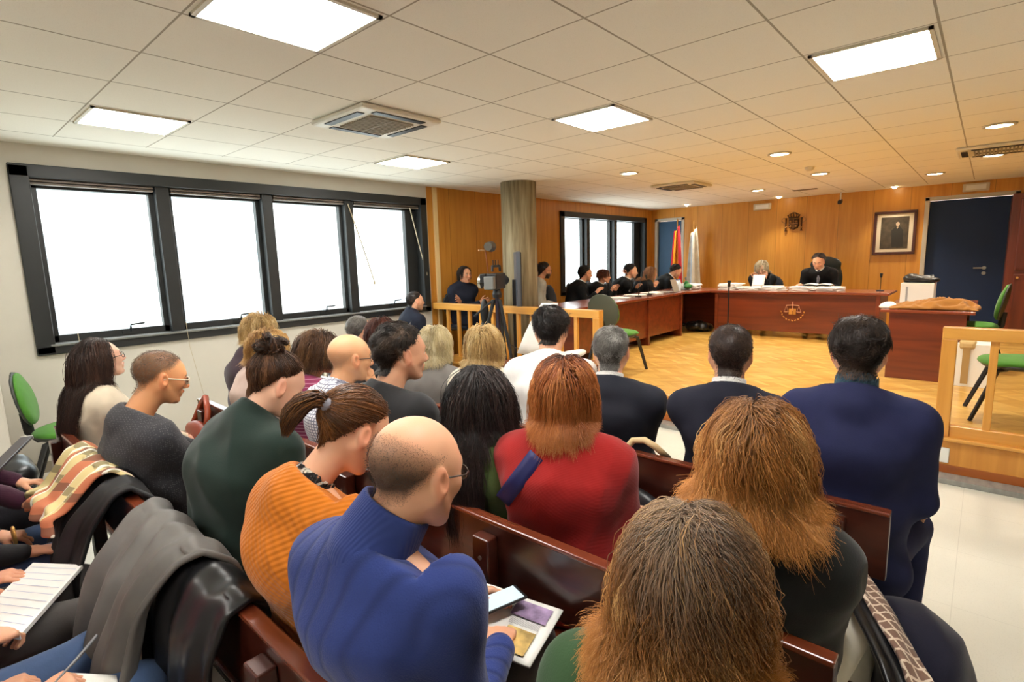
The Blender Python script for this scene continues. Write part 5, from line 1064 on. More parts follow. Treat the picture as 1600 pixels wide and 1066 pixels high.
low('person holding a large notepad with grey trousers, left edge', 2.30, 0, w_(10, 905, .66, (-.06, .05, 0)), w_(22, 975, .66, (-.08, -.06, 0)), fabric('pink_sleeve', (196, 90, 110)), M_trg, [(.26, 2.34), (.27, 2.08)], (HD(n=(0, 0, 1), t=(0, -1, .2), curl=.5, d=(.8, -.3, 0)), HD(n=(-.3, -.2, 1), t=(0, 1, .3), curl=.9, d=(.85, .45, -.05))), 43)
low('person in a light grey sleeve writing with a pen, jeans, bottom left corner', 1.74, 0, w_(60, 1062, .62, (-.10, .04, 0)), w_(92, 1052, .63, (-.06, -.06, 0)), fabric('light_grey_sleeve', (170, 168, 164)), M_jeans, [(.22, 1.86), (.27, 1.60)], (HD(n=(0, .2, 1), t=(0, -1, .2), curl=.8, d=(.95, -.2, 0)), HD(n=(0, 0, 1), t=(0, 1, .3), curl=1.0, d=(.95, .2, 0))), 44)
# ---- guards
c = person('seated guard with short dark hair in a navy uniform, in profile by the window end', PX(649, 471, 4.2), 4.12, 5.33, yaw=-18, tyaw=-10, tone=SK, detail=2, seed=51, b=1.1, top=dict(m=M_poli, collar='turtle', name='uniform_jacket', amp=.006), legm=M_poli, hair=dict(cols=DK, type='short', len=.012, n=1400, thick=.006, r=.0018), scalp=.8, beard=.25, group='guards')
c = person('seated woman guard in a navy uniform, arms crossed, against the veneered wall', V(5.12, 5.40, 1.46), 5.12, 5.45, yaw=-96, pitch=2, tyaw=-100, sex='f', tone=SKT, floor=PLAT, seat=PLAT+.455, detail=2, seed=52, b=1.14, top=dict(m=M_poli, collar='turtle', name='uniform_jacket', amp=.005), legm=M_poli,
           wl=('l', .15, -.15, .25), wr=('l', .20, .14, .22), hands=(HD(n=(0, -1, .2), t=(0, 0, 1), curl=.3), HD(n=(0, -1, .2), t=(0, 0, 1), curl=.3)), hair=dict(cols=BLKH, type='back', line='normal', len=.12, zend=-.06, n=900, r=.002, thick=.012, K=7), scalp=.9, group='guards')
# ---- lawyers and judges
def robed(label, H, px, py, yaw, pitch, tyaw, sex, seed, hair, tie=None, glass=None, beard=0, wl=None, wr=None, tone=SK, b=1.12, m=M_robe, hands=(None, None), grp='lawyers at the side desk', front=True, hs=1.02):
    c = person(label, H, px, py, yaw=yaw, pitch=pitch, tyaw=tyaw, sex=sex, tone=tone, floor=PLAT, seat=PLAT+.455, detail=2, seed=seed, b=b, hs=hs, top=dict(m=m, collar='jacket', name='robe', amp=.006, sleeve=1.35, res=.010), legm=M_trd, wl=wl, wr=wr, hair=hair, glass=glass, beard=beard, hands=hands, scalp=.85, group=grp)
    if front: shirt_front(c, M_shirtw, tie)
    shirt_collar(c, M_shirtw, .022); return c
SH = lambda cols, **k: dict(dict(cols=cols, type='short', line='high', up=.6, side=.8, len=.035, n=1100, r=.0018, thick=.014, messy=.5, lump=.3), **k)
onT = lambda y: ('l', .36, y, .235)
M_tied = suit('dark_tie', (24, 24, 30)); M_ties = fabric('striped_tie', (60, 62, 76), 'stripe', (200, 200, 210))
person('bearded man with glasses in a light grey top, half behind the column', PY(851, 423, 5.05), 6.30, 5.05, yaw=-28, pitch=8, tyaw=-50, tone=SKT, floor=PLAT, seat=PLAT+.455, detail=2, seed=61, top=dict(m=M_ggrey, collar='round'), legm=M_trd, beard=.95, glass=(M_lens,), hair=SH(DK, len=.02), scalp=.9, group='lawyers at the side desk', wl=('l', .22, .10, .12), wr=('l', .22, -.10, .12))
robed('dark haired lawyer with glasses, black robe, leaning on the side desk nearest the column', PY(915, 428, 4.78), 7.02, 4.92, -30, 6, -62, 'm', 62, SH(BLKH), M_tied, (M_lens,), .2, wl=onT(.14), wr=onT(-.12), b=1.22)
robed('lawyer with short brown hair and glasses in a black robe, second at the side desk', PY(944, 432, 4.72), 7.56, 4.92, -62, 2, -75, 'f', 63, dict(cols=[(58, 26, 18), (98, 52, 34), (140, 90, 60)], type='long', line='normal', len=.10, zend=-.02, n=1100, r=.002, thick=.024, K=7), None, (M_lens,), wl=onT(.12), wr=onT(-.12), hs=.98)
robed('lawyer with dark hair in a black robe resting his chin on his hand', PY(986, 424, 4.60), 8.18, 4.86, -48, 6, -68, 'm', 64, SH(BLKH, len=.04), M_tied, None, .3, wl=onT(.10), wr=('l', .25, -.02, .50), hands=(None, dict(curl=.9, n=(0, -1, .1), t=(-.5, 0, .7), d=(-.4, .2, .8))), b=1.18)
robed('lawyer with shoulder length light brown hair in a black robe beside the laptop', PY(1018, 427, 4.46), 8.62, 4.74, -40, 4, -60, 'f', 65, dict(cols=[(96, 56, 32), (156, 104, 62), (206, 160, 110)], type='long', line='normal', len=.2, zend=-.12, n=1200, r=.002, thick=.022, K=8, backpull=.1), None, None, wl=onT(.12), wr=onT(-.12), hs=.95)
robed('lawyer with dark hair bending over the open laptop near the flags', PY(1056, 424, 4.42), 9.55, 4.78, -50, 32, -66, 'm', 66, SH(BLKH), None, None, .2, wl=onT(.10), wr=onT(-.12), hs=.98)
c = robed('court clerk with grey blond hair in a black robe reading a sheet of paper', PX(1190, 419, 10.02), 10.25, PX(1190, 419, 10.02)[1], 186, 26, 182, 'f', 67, dict(cols=[(120, 104, 80), (176, 160, 130), (216, 206, 180)], type='long', line='normal', len=.14, zend=-.07, n=1300, r=.002, thick=.028, K=8, part=.02), None, None, wl=('l', .30, .08, .36), wr=('l', .30, -.08, .34), hands=(HD(n=(1, 0, .3), t=(0, 0, 1), curl=.5), HD(n=(1, 0, .3), t=(0, 0, 1), curl=.5)), grp='judges at the wide desk', front=False, tone=SKP); clerk = c
c = robed('judge with dark hair, striped tie and black robe reading at the wide desk', PX(1279, 409, 10.0), 10.28, PX(1279, 409, 10.0)[1], 178, 26, 181, 'm', 68, SH([(30, 22, 18), (58, 44, 36), (104, 84, 68)], len=.045), M_ties, None, .1, wl=('l', .42, .24, .23), wr=('l', .42, -.24, .23), grp='judges at the wide desk', b=1.25); judge = c

# ================================================================== THINGS ON AND AROUND THE BENCHES
def quad_sheet(name, label, cat, corners, m, thick=.004, curl=.0, parent=None, group=None, sub=6):
    a, b, c, d = [np.asarray(q, float) for q in corners]; n = nrm(np.cross(b-a, d-a)); n = n if n[2] > 0 else -n
    f = lambda u, v: tuple((a*(1-u)+b*u)*(1-v)+(d*(1-u)+c*u)*v+n*curl*math.sin(u*3.14)*(1-.5*v))
    o = MB().grid(f, sub, sub).build(name, m, parent, solid=thick, smooth=True)
    return tag(o, label, cat, group) if label else o
# magazine and phone of the man in blue
M_pagec = mat('page_photo_purple', (150, 128, 160), .4, var=.5, scale=30); M_pageg = mat('page_photo_tan', (190, 160, 96), .4, var=.4, scale=30)
mc = [PZ(742, 912, .66), PZ(880, 957, .655), PZ(828, 1046, .655), PZ(690, 992, .66)]
t = thing('magazine', 'open magazine with colour pictures on the lap of the man in blue', 'magazine', tuple(mc[0])); O_ = mc[0]
def on(u, v, h=.006): return tuple((mc[0]*(1-u)+mc[1]*u)*(1-v)+(mc[3]*(1-u)+mc[2]*u)*v+V(0, 0, h)-O_)
MB().grid(lambda u, v: on(u, v, .004+.012*math.sin(min(u*2, 1)*3.14)*.6), 14, 6).build('pages', M_paper, t, solid=.006, smooth=True)
MB().add([on(.55, .08, .012), on(.93, .10, .012), on(.93, .38, .012), on(.55, .36, .012)], [(0, 1, 2, 3)]).build('picture', M_pagec, t)
MB().add([on(.60, .55, .012), on(.90, .56, .012), on(.90, .93, .012), on(.60, .92, .012)], [(0, 1, 2, 3)]).build('picture', M_pageg, t)
MB().add([on(.05, .05, .016), on(.30, .05, .016), on(.30, .30, .016), on(.05, .30, .016)], [(0, 1, 2, 3)]).build('picture', mat('page_yellow', (226, 204, 140), .5), t)
tx = MB()
for k in range(8): tx.add([on(.58, .40+k*.015, .0125), on(.9, .40+k*.015, .0125), on(.9, .406+k*.015, .0125), on(.58, .406+k*.015, .0125)], [(0, 1, 2, 3)])
tx.build('printed_lines', mat('print_grey', (120, 116, 120), .6), t)
ph = PZ(783, 937, .705); d1 = nrm(PZ(812, 940, .705)-PZ(765, 960, .705)); d2 = nrm(np.cross(V(0, 0, 1), d1))
Rm = Matrix((tuple(d1), tuple(d2), (0, 0, 1))).transposed()
t = thing('smartphone', 'dark smartphone with lit pale screen held over the magazine', 'phone', tuple(ph)); MB().box((0, 0, 0), (.135, .068, .008), Rm).build('phone_body', M_dark, t, bevel=.003)
MB().box((0, 0, .0045), (.115, .060, .001), Rm).build('screen', mat('lit_screen', (170, 190, 200), .2, emit=(190, 214, 226), es=.5), t)
# notepad, pen, sheet at the left edge
nc = [PZ(52, 885, .635), PZ(130, 888, .625), PZ(32, 1000, .635), PZ(-50, 985, .64)]
t = thing('notepad', 'large white ruled notepad on the lap at the left edge', 'notepad', tuple(nc[0])); O2 = nc[0]
def on2(u, v, h): return tuple((nc[0]*(1-u)+nc[1]*u)*(1-v)+(nc[3]*(1-u)+nc[2]*u)*v+V(0, 0, h)-O2)
MB().grid(lambda u, v: on2(u, v, .006), 5, 5).build('pages', M_paper, t, solid=.014)
ln = MB()
for k in range(9): ln.add([on2(.05, .08+k*.1, .0145), on2(.95, .08+k*.1, .0145), on2(.95, .086+k*.1, .0145), on2(.05, .086+k*.1, .0145)], [(0, 1, 2, 3)])
ln.build('ruled_lines', mat('ruled_blue', (170, 176, 205), .6), t)
p = PZ(122, 1028, .70); tag(MB().tube([p+V(-.05, -.01, -.03), p, p+V(.045, .012, .03)], [.002, .0045, .0045], 10).build('pen', mat('pen_grey', (110, 112, 116), .3)), 'grey pen in the hand at the bottom left corner', 'pen')
quad_sheet('note_sheet', 'white paper sheet under the writing hand at the bottom left', 'paper', [PZ(110, 1052, .61), PZ(182, 1056, .61), PZ(190, 1100, .60), PZ(100, 1100, .60)], M_paper, .003)
# gold bracelet
_b = MB().tube([bp0+V(0, .034*math.cos(a), .034*math.sin(a)) for bp0 in (PZ(22, 838, .635),) for a in np.linspace(0, 6.2832, 20)], .006, 8, cap=False).build('bracelet', M_gold, smooth=True); tag(_b, 'gold bracelet on the wrist of the person in black, left edge', 'bracelet')
bp = PZ(36, 840, .63)
# coats over the back of the near bench
def drape(name, label, y0, y1, x, zf, zb, m, seed, amp=.02, bulge=.05, over=.03, wob=.04, thick=.018, lean=0.):
    rng = random.Random(seed); ph = [rng.uniform(0, 6.3) for _ in range(8)]; top = BENCH_TOP+over
    P_ = [(x+.10, zf), (x+.085, (zf+top)/2), (x+.06, top-.03), (x+.01, top+.012), (x-.045, top-.01), (x-.075-bulge*.6, top-.12), (x-.085-bulge, (zb+top)/2-.04), (x-.08-bulge*1.1, zb)]
    def fn(a, b):
        q = b*(len(P_)-1); i = min(int(q), len(P_)-2); f = q-i; px = P_[i][0]*(1-f)+P_[i+1][0]*f; pz = P_[i][1]*(1-f)+P_[i+1][1]*f
        dz = max(0, top-pz); yy = y0+(y1-y0)*a; w = (math.sin(yy*34+ph[0])+.6*math.sin(yy*61+ph[1]+b*4)+.4*math.sin(b*17+ph[2]+yy*9))*amp*(.35+dz*2.2)
        e = wob*math.sin(b*5+ph[3])*(1 if a > .5 else -1)*abs(a-.5)*2; zz = pz+(.06*math.sin(a*5+ph[4]))*(dz*1.6)+.006*math.sin(yy*50+ph[5])
        return (px-w*(1 if b > .5 else -1), yy+e+lean*dz, zz)
    o = MB().grid(fn, 44, 30).build(name, m, None, solid=thick, smooth=True)
    q = o.modifiers.new('smooth', 'SUBSURF'); q.levels = q.render_levels = 1
    return tag(o, label, 'coat')
M_gcoat = mat('grey_rain_cloth', (96, 92, 88), .55, var=.12, scale=14, bump=.25, bscale=40); M_bcoat = mat('black_coat_cloth', (17, 17, 19), .6, var=.2, scale=10, bump=.3, bscale=30)
M_quilt = mat('black_quilted', (20, 20, 22), .35, var=.2, scale=8, bump=.3, bscale=14)
drape('grey_coat', 'grey hooded coat with dark lining hung over the near bench behind the orange sweater', 1.52, 2.05, .43, .62, .38, M_gcoat, 4, .022, .12, .045, .05)
drape('black_quilted_coat', 'shiny black quilted jacket hanging under the grey coat on the near bench', 1.30, 1.78, .435, .60, .10, M_quilt, 9, .016, .03, .015, .04)
drape('black_coat', 'black coat hung over the near bench behind the man in the dotted sweater', 2.22, 2.86, .43, .60, .38, M_bcoat, 12, .022, .10, .03, .05)
nk_ = NT('plaid_lining'); c_ = nk_.coord(); sp_ = nk_.n('ShaderNodeSeparateXYZ'); nk_.l(c_, sp_.inputs[0])
def band(ax, f, ph, th): return nk_.math('GREATER_THAN', nk_.math('SINE', nk_.math('MULTIPLY_ADD', sp_.outputs[ax], f, ph)), th)
b0 = nk_.mix(nk_.math('MULTIPLY', band(1, 34, 0, .45), .75), lin((206, 188, 132)), lin((176, 52, 30))); b0 = nk_.mix(nk_.math('MULTIPLY', band(2, 70, 1, .6), .6), b0, lin((60, 54, 44))); b0 = nk_.mix(nk_.math('MULTIPLY', band(1, 70, 2, .85), .8), b0, lin((240, 236, 220)))
nk_.l(b0, nk_.b.inputs['Base Color']); nk_.b.inputs['Roughness'].default_value = .8
o = drape('plaid_scarf', 'beige plaid scarf with red stripes draped on top of the black coat', 2.40, 3.0, .41, .70, .70, nk_.m, 15, .020, .10, .055, .06, .012); o['category'] = 'scarf'
# red handbag strap and bag at the far end of the middle bench
t = thing('handbag', 'tan red handbag hanging at the left end of the middle bench', 'bag', (1.06, 3.52, .62)); fo = Field(); fo.ell(V(0, 0, .0), V(.05, .15, .11), k=.03); fo.cone(V(0, -.11, .05), V(0, .11, .05), .035, .035, .03); v, f = fo.mesh(.01); fast_mesh('bag_body', v, f, mat('red_brown_leather', (128, 48, 26), .4, bump=.15), t)
MB().tube([(0, -.12, .05), (.03, -.10, .18), (.06, 0, .25), (.06, .09, .19), (0, .12, .05)], .011, 8, flat=1.6).build('strap', mat('strap_leather', (150, 62, 32), .4), t, smooth=True)
# beige bag handle over the bench next to the woman in red
c0 = PX(1006, 716, 1.94); t = thing('handbag', 'black handbag with a thick cream handle hooked over the front bench', 'bag', (1.86, float(c0[1]), .50))
z0 = .50; MB().tube([(.03, .09, .20), (.05, .085, .32), (.08, .05, .375), (.085, 0, .385), (.08, -.05, .37), (.16, -.07, .30)], .014, 12).build('handle', mat('cream_leather', (214, 186, 140), .4), t, smooth=True)
fo = Field(); fo.ell(V(0, 0, .08), V(.055, .15, .13), k=.03); v, f = fo.mesh(.01); fast_mesh('bag_body', v, f, mat('black_leather', (30, 30, 34), .35), t)
# blue strap over the left shoulder of the woman in red
c = redc; A = c['N']+c['Ld']*.075; pts = []
for q in np.linspace(0, 1, 14):
    p = c['N']+c['Ld']*(.05+.115*q)-c['U']*(.03+.16*q)-c['Fd']*.20; pts.append(p)
dirs = [c['Fd']]*len(pts); out_ = []
for p in pts:
    for _ in range(40):
        d = c['field'].at(p[None])[0]-.010
        if abs(d) < .001: break
        p = p+c['Fd']*d*.8
    out_.append(p-c['off'])
mb = MB(); w = .027; tl_ = nrm(c['Ld']*.75+c['U']*.6)
mb.grid(lambda a, b: tuple(out_[int(round(a*13))]+tl_*w*(b*2-1)), 14, 4); mb.build('shoulder_strap', mat('navy_strap', (30, 36, 92), .5), c['root'], solid=.006, smooth=True)
# things to the right of the woman in black velvet
t_path = [PZ(1322, 868, .66), PZ(1345, 905, .67), PZ(1375, 948, .665), PZ(1402, 996, .65), PZ(1430, 1048, .63), PZ(1450, 1100, .60)]
side = nrm(V(.2, -1, -.5)); mb = MB(); mb.grid(lambda a, b: tuple(np.array(t_path[min(int(a*5), 4)])*(1-(a*5-min(int(a*5), 4)))+np.array(t_path[min(int(a*5), 4)+1])*(a*5-min(int(a*5), 4))+side*(b-.5)*.075+V(0, 0, .008*math.sin(b*6+a*9))), 26, 7)
ts = fabric('plaid_scarf_brown', (120, 92, 78), 'plaid', (226, 206, 184)); tag(mb.build('plaid_scarf', ts, None, solid=.010, smooth=True), 'brown and cream checked scarf lying beside the woman in black velvet', 'scarf')
b_path = [q+V(-.035, .045, .0) for q in t_path]; mb = MB(); mb.grid(lambda a, b: tuple(np.array(b_path[min(int(a*5), 4)])*(1-(a*5-min(int(a*5), 4)))+np.array(b_path[min(int(a*5), 4)+1])*(a*5-min(int(a*5), 4))+side*(b-.5)*.06+V(0, 0, .006*math.sin(b*8))), 26, 6)
tag(mb.build('leather_jacket', mat('black_leather2', (22, 22, 24), .35, bump=.2), None, solid=.014, smooth=True), 'strip of black leather jacket between white trousers and checked scarf', 'jacket')
fo = Field()
for (u, v_, z), r in (((1405, 985, .56), (.13, .07, .07)), ((1440, 1010, .52), (.13, .08, .10)), ((1455, 1050, .48), (.12, .09, .12)), ((1425, 1060, .42), (.16, .08, .14)), ((1450, 1090, .36), (.14, .09, .16)), ((1395, 965, .56), (.07, .05, .05))):
    fo.ell(PZ(u, v_, z)+V(0, 0, -.02), V(*r), k=.06)
v, f = fo.mesh(.011); v = v+vnormals(v, f)*((1-2*np.abs(waves(v, np.random.default_rng(3), 6, 26)))*.012)[:, None]
tag(fast_mesh('navy_coat', smooth_verts(v, f, 1), f, fabric('navy_coat_cloth', (24, 24, 42)), None), 'dark navy coat bundled on the lap at the aisle side, lower right', 'coat')
# dark coat behind blondes is theirs; tablet strap at the far left
p0, p1 = PZ(-20, 745, .78), PZ(42, 684, .80)
t = thing('tablet', 'dark grey flat tablet case with white edge held at the left edge', 'tablet', tuple((p0+p1)/2)); d_ = nrm(p1-p0); s_ = nrm(np.cross(d_, V(0, 0, 1))); u_ = np.cross(s_, d_)
Rm = Matrix((tuple(d_), tuple(s_), tuple(u_))).transposed(); L_ = float(np.linalg.norm(p1-p0)); MB().box((0, 0, 0), (L_, .05, .014), Rm).build('case', mat('tablet_grey', (52, 46, 50), .4), t, bevel=.003)
MB().box(tuple(d_*(L_/2)), (.006, .05, .018), Rm).build('edge', M_white, t)
fo = Field(); q = PZ(22, 745, .60); fo.ell(q, V(.10, .12, .08), k=.03); fo.ell(q+V(.03, .08, .02), V(.06, .07, .07), k=.03); v, f = fo.mesh(.012); v = v+vnormals(v, f)*(waves(v, np.random.default_rng(2), 5, 50)*.01)[:, None]
tag(fast_mesh('black_handbag', v, f, MATS['black_leather2'], None), 'small shiny black handbag beside the empty green chair, left edge', 'bag')

# ------------------------------------------------------------------ papers held by the man in the white shirt, sheets and bag on the small table
c = white_ctx; hp = (c['arms'][0][1]+c['arms'][1][1])/2
quad_sheet('newspaper', 'white papers held up by the dark haired man in the white shirt', 'paper', [PX(808, 552, 2.58), PX(846, 474, 2.66), PX(872, 474, 2.70), PX(868, 560, 2.60)], M_paper, .004, .02)
q = PZ(895, 556, .735); fo = Field(); fo.ell(q+V(0, 0, .02), V(.13, .09, .028), k=.02); fo.ell(q+V(.05, -.05, .03), V(.07, .05, .03), k=.02); v, f = fo.mesh(.01); v[:, 2] = np.maximum(v[:, 2], .732)
tag(fast_mesh('white_bag', v, f, mat('white_cloth2', (232, 228, 214), .8), None), 'crumpled white bag lying on the low table before the rail', 'bag')
# ------------------------------------------------------------------ television camera on a tripod, monitor behind it
tc = PX(776, 440, 4.45); tx_, ty_ = float(tc[0]), float(tc[1]); t = thing('video_camera', 'black television camera with handle and side screen on the tripod', 'camera', (tx_, ty_, 1.30), math.radians(25))
MB().b2(-.20, .16, -.06, .06, .02, .20).build('body', mat('camera_grey', (34, 34, 36), .4, var=.6, scale=40), t, bevel=.015)
MB().tube([(.16, 0, .11), (.30, 0, .11)], [.05, .058], 20).build('lens', M_dark, t); MB().tube([(-.14, 0, .22), (-.14, 0, .28), (.12, 0, .28), (.14, 0, .22)], .014, 8).build('handle', M_dark, t)
MB().b2(-.24, -.10, .05, .12, .10, .20).build('viewfinder', M_dark, t, bevel=.01); MB().b2(-.29, -.20, -.055, .055, .03, .17).build('battery', mat('battery_grey', (120, 120, 118), .4), t, bevel=.008)
MB().tube([(-.02, .17, .10), (-.02, .20, .10)], .075, 28).build('side_wheel', mat('chrome_trim', (170, 164, 150), .25, metal=.9), t); MB().tube([(-.02, .205, .10), (-.02, .21, .10)], .055, 24).build('wheel_face', M_dark, t)
MB().tube([(0, .06, .10), (-.02, .17, .10)], .012).build('wheel_arm', M_dark, t)
for k in (-.03, 0, .03): MB().tube([(-.02, k, .28), (-.02, k, .35)], .006, 6).build('aerial', M_dark, t)
MB().tube([(.02, .10, .15), (.0, .12, .44), (-.02, .12, .46)], .007, 6).build('light_stalk', mat('copper_rod', (120, 60, 30), .4), t)
MB().tube([(-.06, .07, .50), (.06, .07, .50)], [.05, .06], 20).build('top_light', mat('lamp_head', (90, 86, 80), .3, metal=.6), t); MB().tube([(-.12, .16, .46), (-.02, .12, .46)], .008, 6).build('pan_bar', mat('pan_bar', (170, 130, 90), .4), t)
t = thing('tripod', 'black camera tripod standing in front of the left rail', 'tripod', (tx_, ty_, 0)); MB().lathe([(.05, 1.22), (.055, 1.26), (.04, 1.32)], seg=20).build('head', M_dark, t); MB().tube([(0, 0, .75), (0, 0, 1.24)], .026, 12).build('centre_column', mat('violet_black', (44, 36, 52), .35), t)
for a in (.4, 2.5, 4.6): MB().tube([(.04*math.cos(a), .04*math.sin(a), 1.2), (.20*math.cos(a), .20*math.sin(a), .62), (.34*math.cos(a), .34*math.sin(a), .01)], [.022, .018, .014], 8).build('leg', M_dark, t)
MB().tube([(-.03, .03, 1.2), (-.22, .16, 1.02)], .012, 8).build('pan_handle', M_dark, t)
fo = Field(); fo.ell(V(-.05, .16, 1.05), V(.05, .05, .16), k=.03); fo.ell(V(-.06, .17, .86), V(.045, .05, .08), k=.02); v, f = fo.mesh(.011); fast_mesh('cable_bag', v, f, M_dark, t)
t = thing('television', 'large flat black screen on a stand seen from its edge by the column', 'television', (5.04, 4.38, PLAT), math.radians(-46)); MB().b2(-.02, .03, -.32, .32, .74, 1.44).build('screen_back', mat('screen_grey', (92, 98, 108), .35), t, bevel=.006)
MB().b2(.03, .04, -.31, .31, .75, 1.43).build('screen', M_dark, t); MB().b2(-.06, .0, -.05, .05, .02, 1.1).build('stand_post', M_dark, t); MB().b2(-.2, .2, -.25, .25, 0, .03).build('stand_base', M_dark, t, bevel=.005)
MB().tube([(4.70, 4.35, .70), (4.66, 4.1, .62), (4.6, 3.85, .60), (4.62, 3.5, .66)], .004, 6).build('cable', M_dark)
tag(bpy.data.objects['cable'], 'thin black cable running along the left rail', 'cable')

# ------------------------------------------------------------------ things on the desks
rng = random.Random(4)
def paper_pile(label, x, y, n, group, sz=(.21, .30), z=None, h=.003):
    z = DT if z is None else z
    t = thing('paper_stack', label, 'papers', (x, y, z), rng.uniform(-.5, .5), group)
    for k in range(n): MB().box((rng.uniform(-.02, .02), rng.uniform(-.02, .02), h*(k+.5)+.0005), (sz[0], sz[1], h*.9), Matrix.Rotation(rng.uniform(-.25, .25), 3, 'Z')).build('sheet', M_paper, t)
    return t
G1, G2 = 'papers on the side desk', 'papers on the judge desk'
for lab, x, y, n, h in (('loose papers before the lawyer nearest the column', 7.0, 4.08, 4, .004), ('second heap of papers on the side desk, before the lawyer with short brown hair', 7.45, 4.05, 5, .005), ('papers under the elbow of the lawyer resting his chin', 7.95, 4.05, 4, .006), ('sheets beside the laptop on the side desk', 8.3, 4.1, 3, .005)): paper_pile(lab, x, y, n, G1, h=h)
for lab, x, y, n, h in (('thick pile of files on the corner desk, left of the microphone', 9.35, 4.0, 6, .016), ('pile of files at the left end of the judge desk behind the microphone', 9.45, 3.30, 6, .017), ('wide spread of papers in front of the clerk, left part', 9.4, 2.98, 4, .012), ('wide spread of papers in front of the clerk, right part', 9.42, 2.62, 5, .012), ('papers beneath the open book of the judge, left part', 9.45, 2.18, 5, .012), ('papers beneath the open book of the judge, right part', 9.45, 1.80, 5, .012)): paper_pile(lab, x, y, n, G2, (.30, .30), h=h)
t = thing('open_book', 'open dark covered book lying before the judge', 'book', (9.62, 2.0, DT+.064)); MB().b2(-.12, .12, -.20, .20, 0, .008).build('cover', M_dark, t, bevel=.002)
for s_ in (-1, 1): MB().grid(lambda a, b, s_=s_: (-.11+.22*a, s_*(.005+.18*b), .010+.022*math.sin(b*3.1)**.5 if b > 0 else .012), 4, 8).build('pages', M_paper, t, solid=.008, smooth=True)
p = (clerk['arms'][0][1]+clerk['arms'][1][1])/2; t = quad_sheet('paper_sheet', 'sheet of paper held up by the clerk with grey blond hair', 'paper', [p+V(-.14, .10, -.14), p+V(-.14, -.10, -.14), p+V(-.07, -.10, .06), p+V(-.07, .10, .06)], M_paper, .002, .01)
# microphones
def mic(label, x, y, z, h, lean, big=False):
    t = thing('microphone', label, 'microphone', (x, y, z)); MB().lathe([(.05, 0), (.05, .012), (.02, .02)], seg=20).build('base', M_dark, t)
    MB().tube([(0, 0, .01), (lean*.3, 0, h*.5), (lean, 0, h)], .005 if not big else .008, 8).build('gooseneck', M_dark, t); MB().tube([(lean, 0, h), (lean*1.25, 0, h+.06)], [.014, .02], 12).build('mic_head', M_dark, t)
mic('table microphone on the side desk between the first two lawyers', 7.35, 3.95, DT, .30, .10); mic('table microphone on the side desk before the chin resting lawyer', 7.75, 3.98, DT, .26, -.08)
mic('white necked table microphone at the right end of the judge desk', 9.5, 1.16, DT, .20, .0)
t = thing('microphone_stand', 'tall black microphone stand on the floor before the left end of the judge desk', 'microphone', (8.72, 3.08, PLAT)); MB().lathe([(.13, 0), (.13, .012), (.02, .03)], seg=24).build('base', M_dark, t); MB().tube([(0, 0, .02), (0, 0, .84)], .011, 10).build('pole', M_dark, t); MB().tube([(0, 0, .82), (0, 0, .92)], [.022, .028], 12).build('mic_head', M_dark, t)
# laptops, bottle, green bag
def laptop(label, x, y, rz, m):
    t = thing('laptop', label, 'laptop', (x, y, DT), rz); MB().b2(-.16, .16, -.11, .11, .001, .016).build('base', m, t, bevel=.003); R = Matrix.Rotation(math.radians(-18), 3, 'X'); MB().box((0, -.145, .115), (.32, .008, .215), R).build('lid', m, t, bevel=.003)
laptop('silver laptop open before the lawyer with light brown hair', 8.35, 3.98, math.radians(10), mat('silver_laptop', (170, 168, 162), .35, metal=.5)); laptop('dark grey laptop open before the lawyer nearest the flags', 9.15, 4.12, math.radians(20), mat('grey_laptop', (88, 92, 90), .4))
fo = Field(); fo.ell(V(8.95, 3.86, DT+.07), V(.11, .06, .05), k=.02); fo.ell(V(9.02, 3.92, DT+.10), V(.02, .05, .07), k=.03); v, f = fo.mesh(.012); v[:, 2] = np.maximum(v[:, 2], DT+.001); tag(fast_mesh('green_bag', v, f, mat('green_plastic', (40, 110, 50), .4, bump=.2), None), 'green plastic bag on the corner of the desks', 'bag')
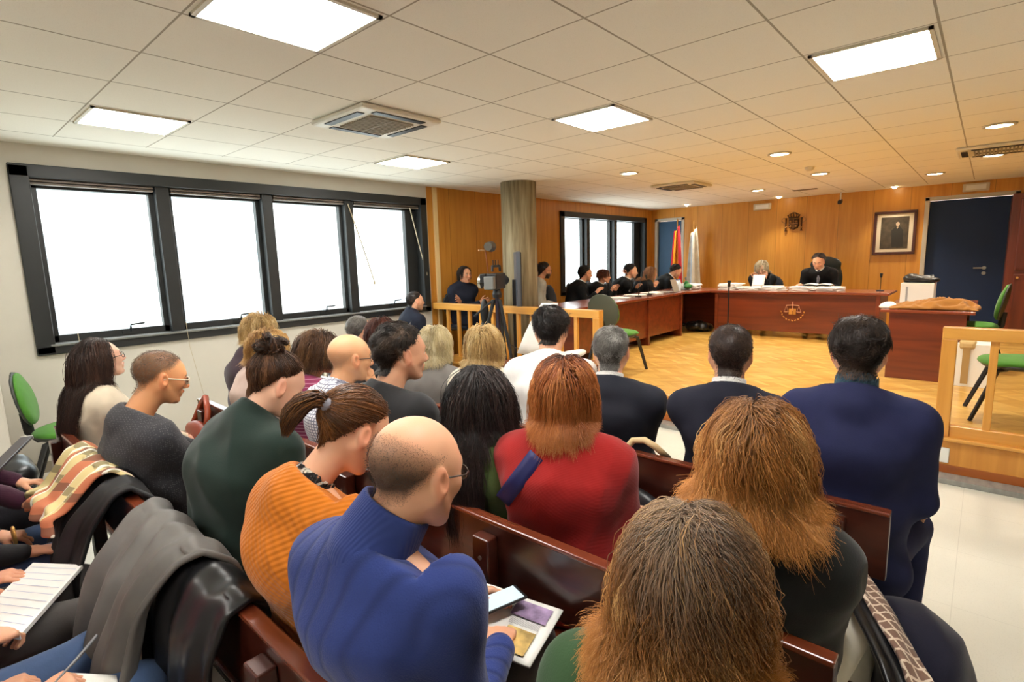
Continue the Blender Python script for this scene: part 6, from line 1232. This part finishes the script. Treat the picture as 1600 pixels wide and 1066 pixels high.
for lab, x, y in (('clear water bottle on the side desk by the laptop, the left one', 8.58, 3.90), ('clear water bottle on the side desk by the green bag, the right one', 8.72, 3.92)):
    t = thing('water_bottle', lab, 'bottle', (x, y, DT), group='water bottles by the laptop'); MB().lathe([(.03, 0), (.032, .01), (.032, .14), (.014, .19)], seg=18).build('bottle_body', mat('clear_plastic', (206, 220, 228), .1, spec=.8), t, smooth=True); MB().lathe([(.016, .19), (.016, .21), (0, .212)], seg=14).build('cap', mat('blue_cap', (60, 90, 150), .4), t)
# judges' chairs
def high_chair(label, x, y, rz, m):
    t = thing('office_chair', label, 'chair', (x, y, PLAT), rz, 'office chairs behind the desks'); fo = Field(); fo.ell(V(0, 0, .43), V(.25, .26, .05), k=.03); v, f = fo.mesh(.013); fast_mesh('seat', v, f, m, t)
    fo = Field(); fo.ell(V(-.27, 0, .86), V(.055, .27, .36), k=.03); fo.ell(V(-.26, 0, 1.12), V(.05, .24, .12), k=.05); v, f = fo.mesh(.013); fast_mesh('backrest', v, f, m, t)
    MB().tube([(0, 0, .05), (0, 0, .40)], .03, 12).build('gas_stem', M_dark, t)
    for k in range(5): a = k*1.2566; MB().tube([(0, 0, .09), (.28*math.cos(a), .28*math.sin(a), .045)], [.025, .018], 8).build('foot_arm', M_dark, t)
ML = mat('black_office_leather', (24, 34, 34), .4)
high_chair('high backed dark leather chair of the judge', 10.42, float(judge['P'][1])+.03, math.pi, ML)
chair('dark office chair under the clerk with grey blond hair', 10.35, float(clerk['P'][1]), PLAT, math.pi, M_dkchair, M_dark)
for lab, x, y in (('dark office chair behind the lawyer nearest the column', 6.95, 5.02), ('dark office chair behind the chin resting lawyer', 8.1, 5.0), ('dark office chair under the lawyer with light brown hair', 8.58, 4.9), ('dark office chair under the lawyer near the flags', 9.5, 4.92), ('dark office chair under the lawyer with short brown hair', 7.5, 5.02)): chair(lab, x, y, PLAT, math.radians(-70), M_dkchair, M_dark, group='dark chairs of the lawyers')
chair('dark chair under the bearded man behind the column', 6.25, 5.05, PLAT, math.radians(-50), M_dkchair); chair('dark chair of the woman guard by the veneered wall', 5.12, 5.40, PLAT, math.radians(-98), M_dkchair)
chair('dark chair of the guard sitting by the end of the long window', 4.05, 5.36, 0, math.radians(-10), M_dkchair)
# dark gown heap under the corner desk and cables
o = cloth_heap('black_bag', 'black bag lying on the floor under the corner desk', 'bag', (9.2, 3.75, PLAT+.09), (.22, .2, .10), MATS['black_leather2'], 21, PLAT+.002, .012)
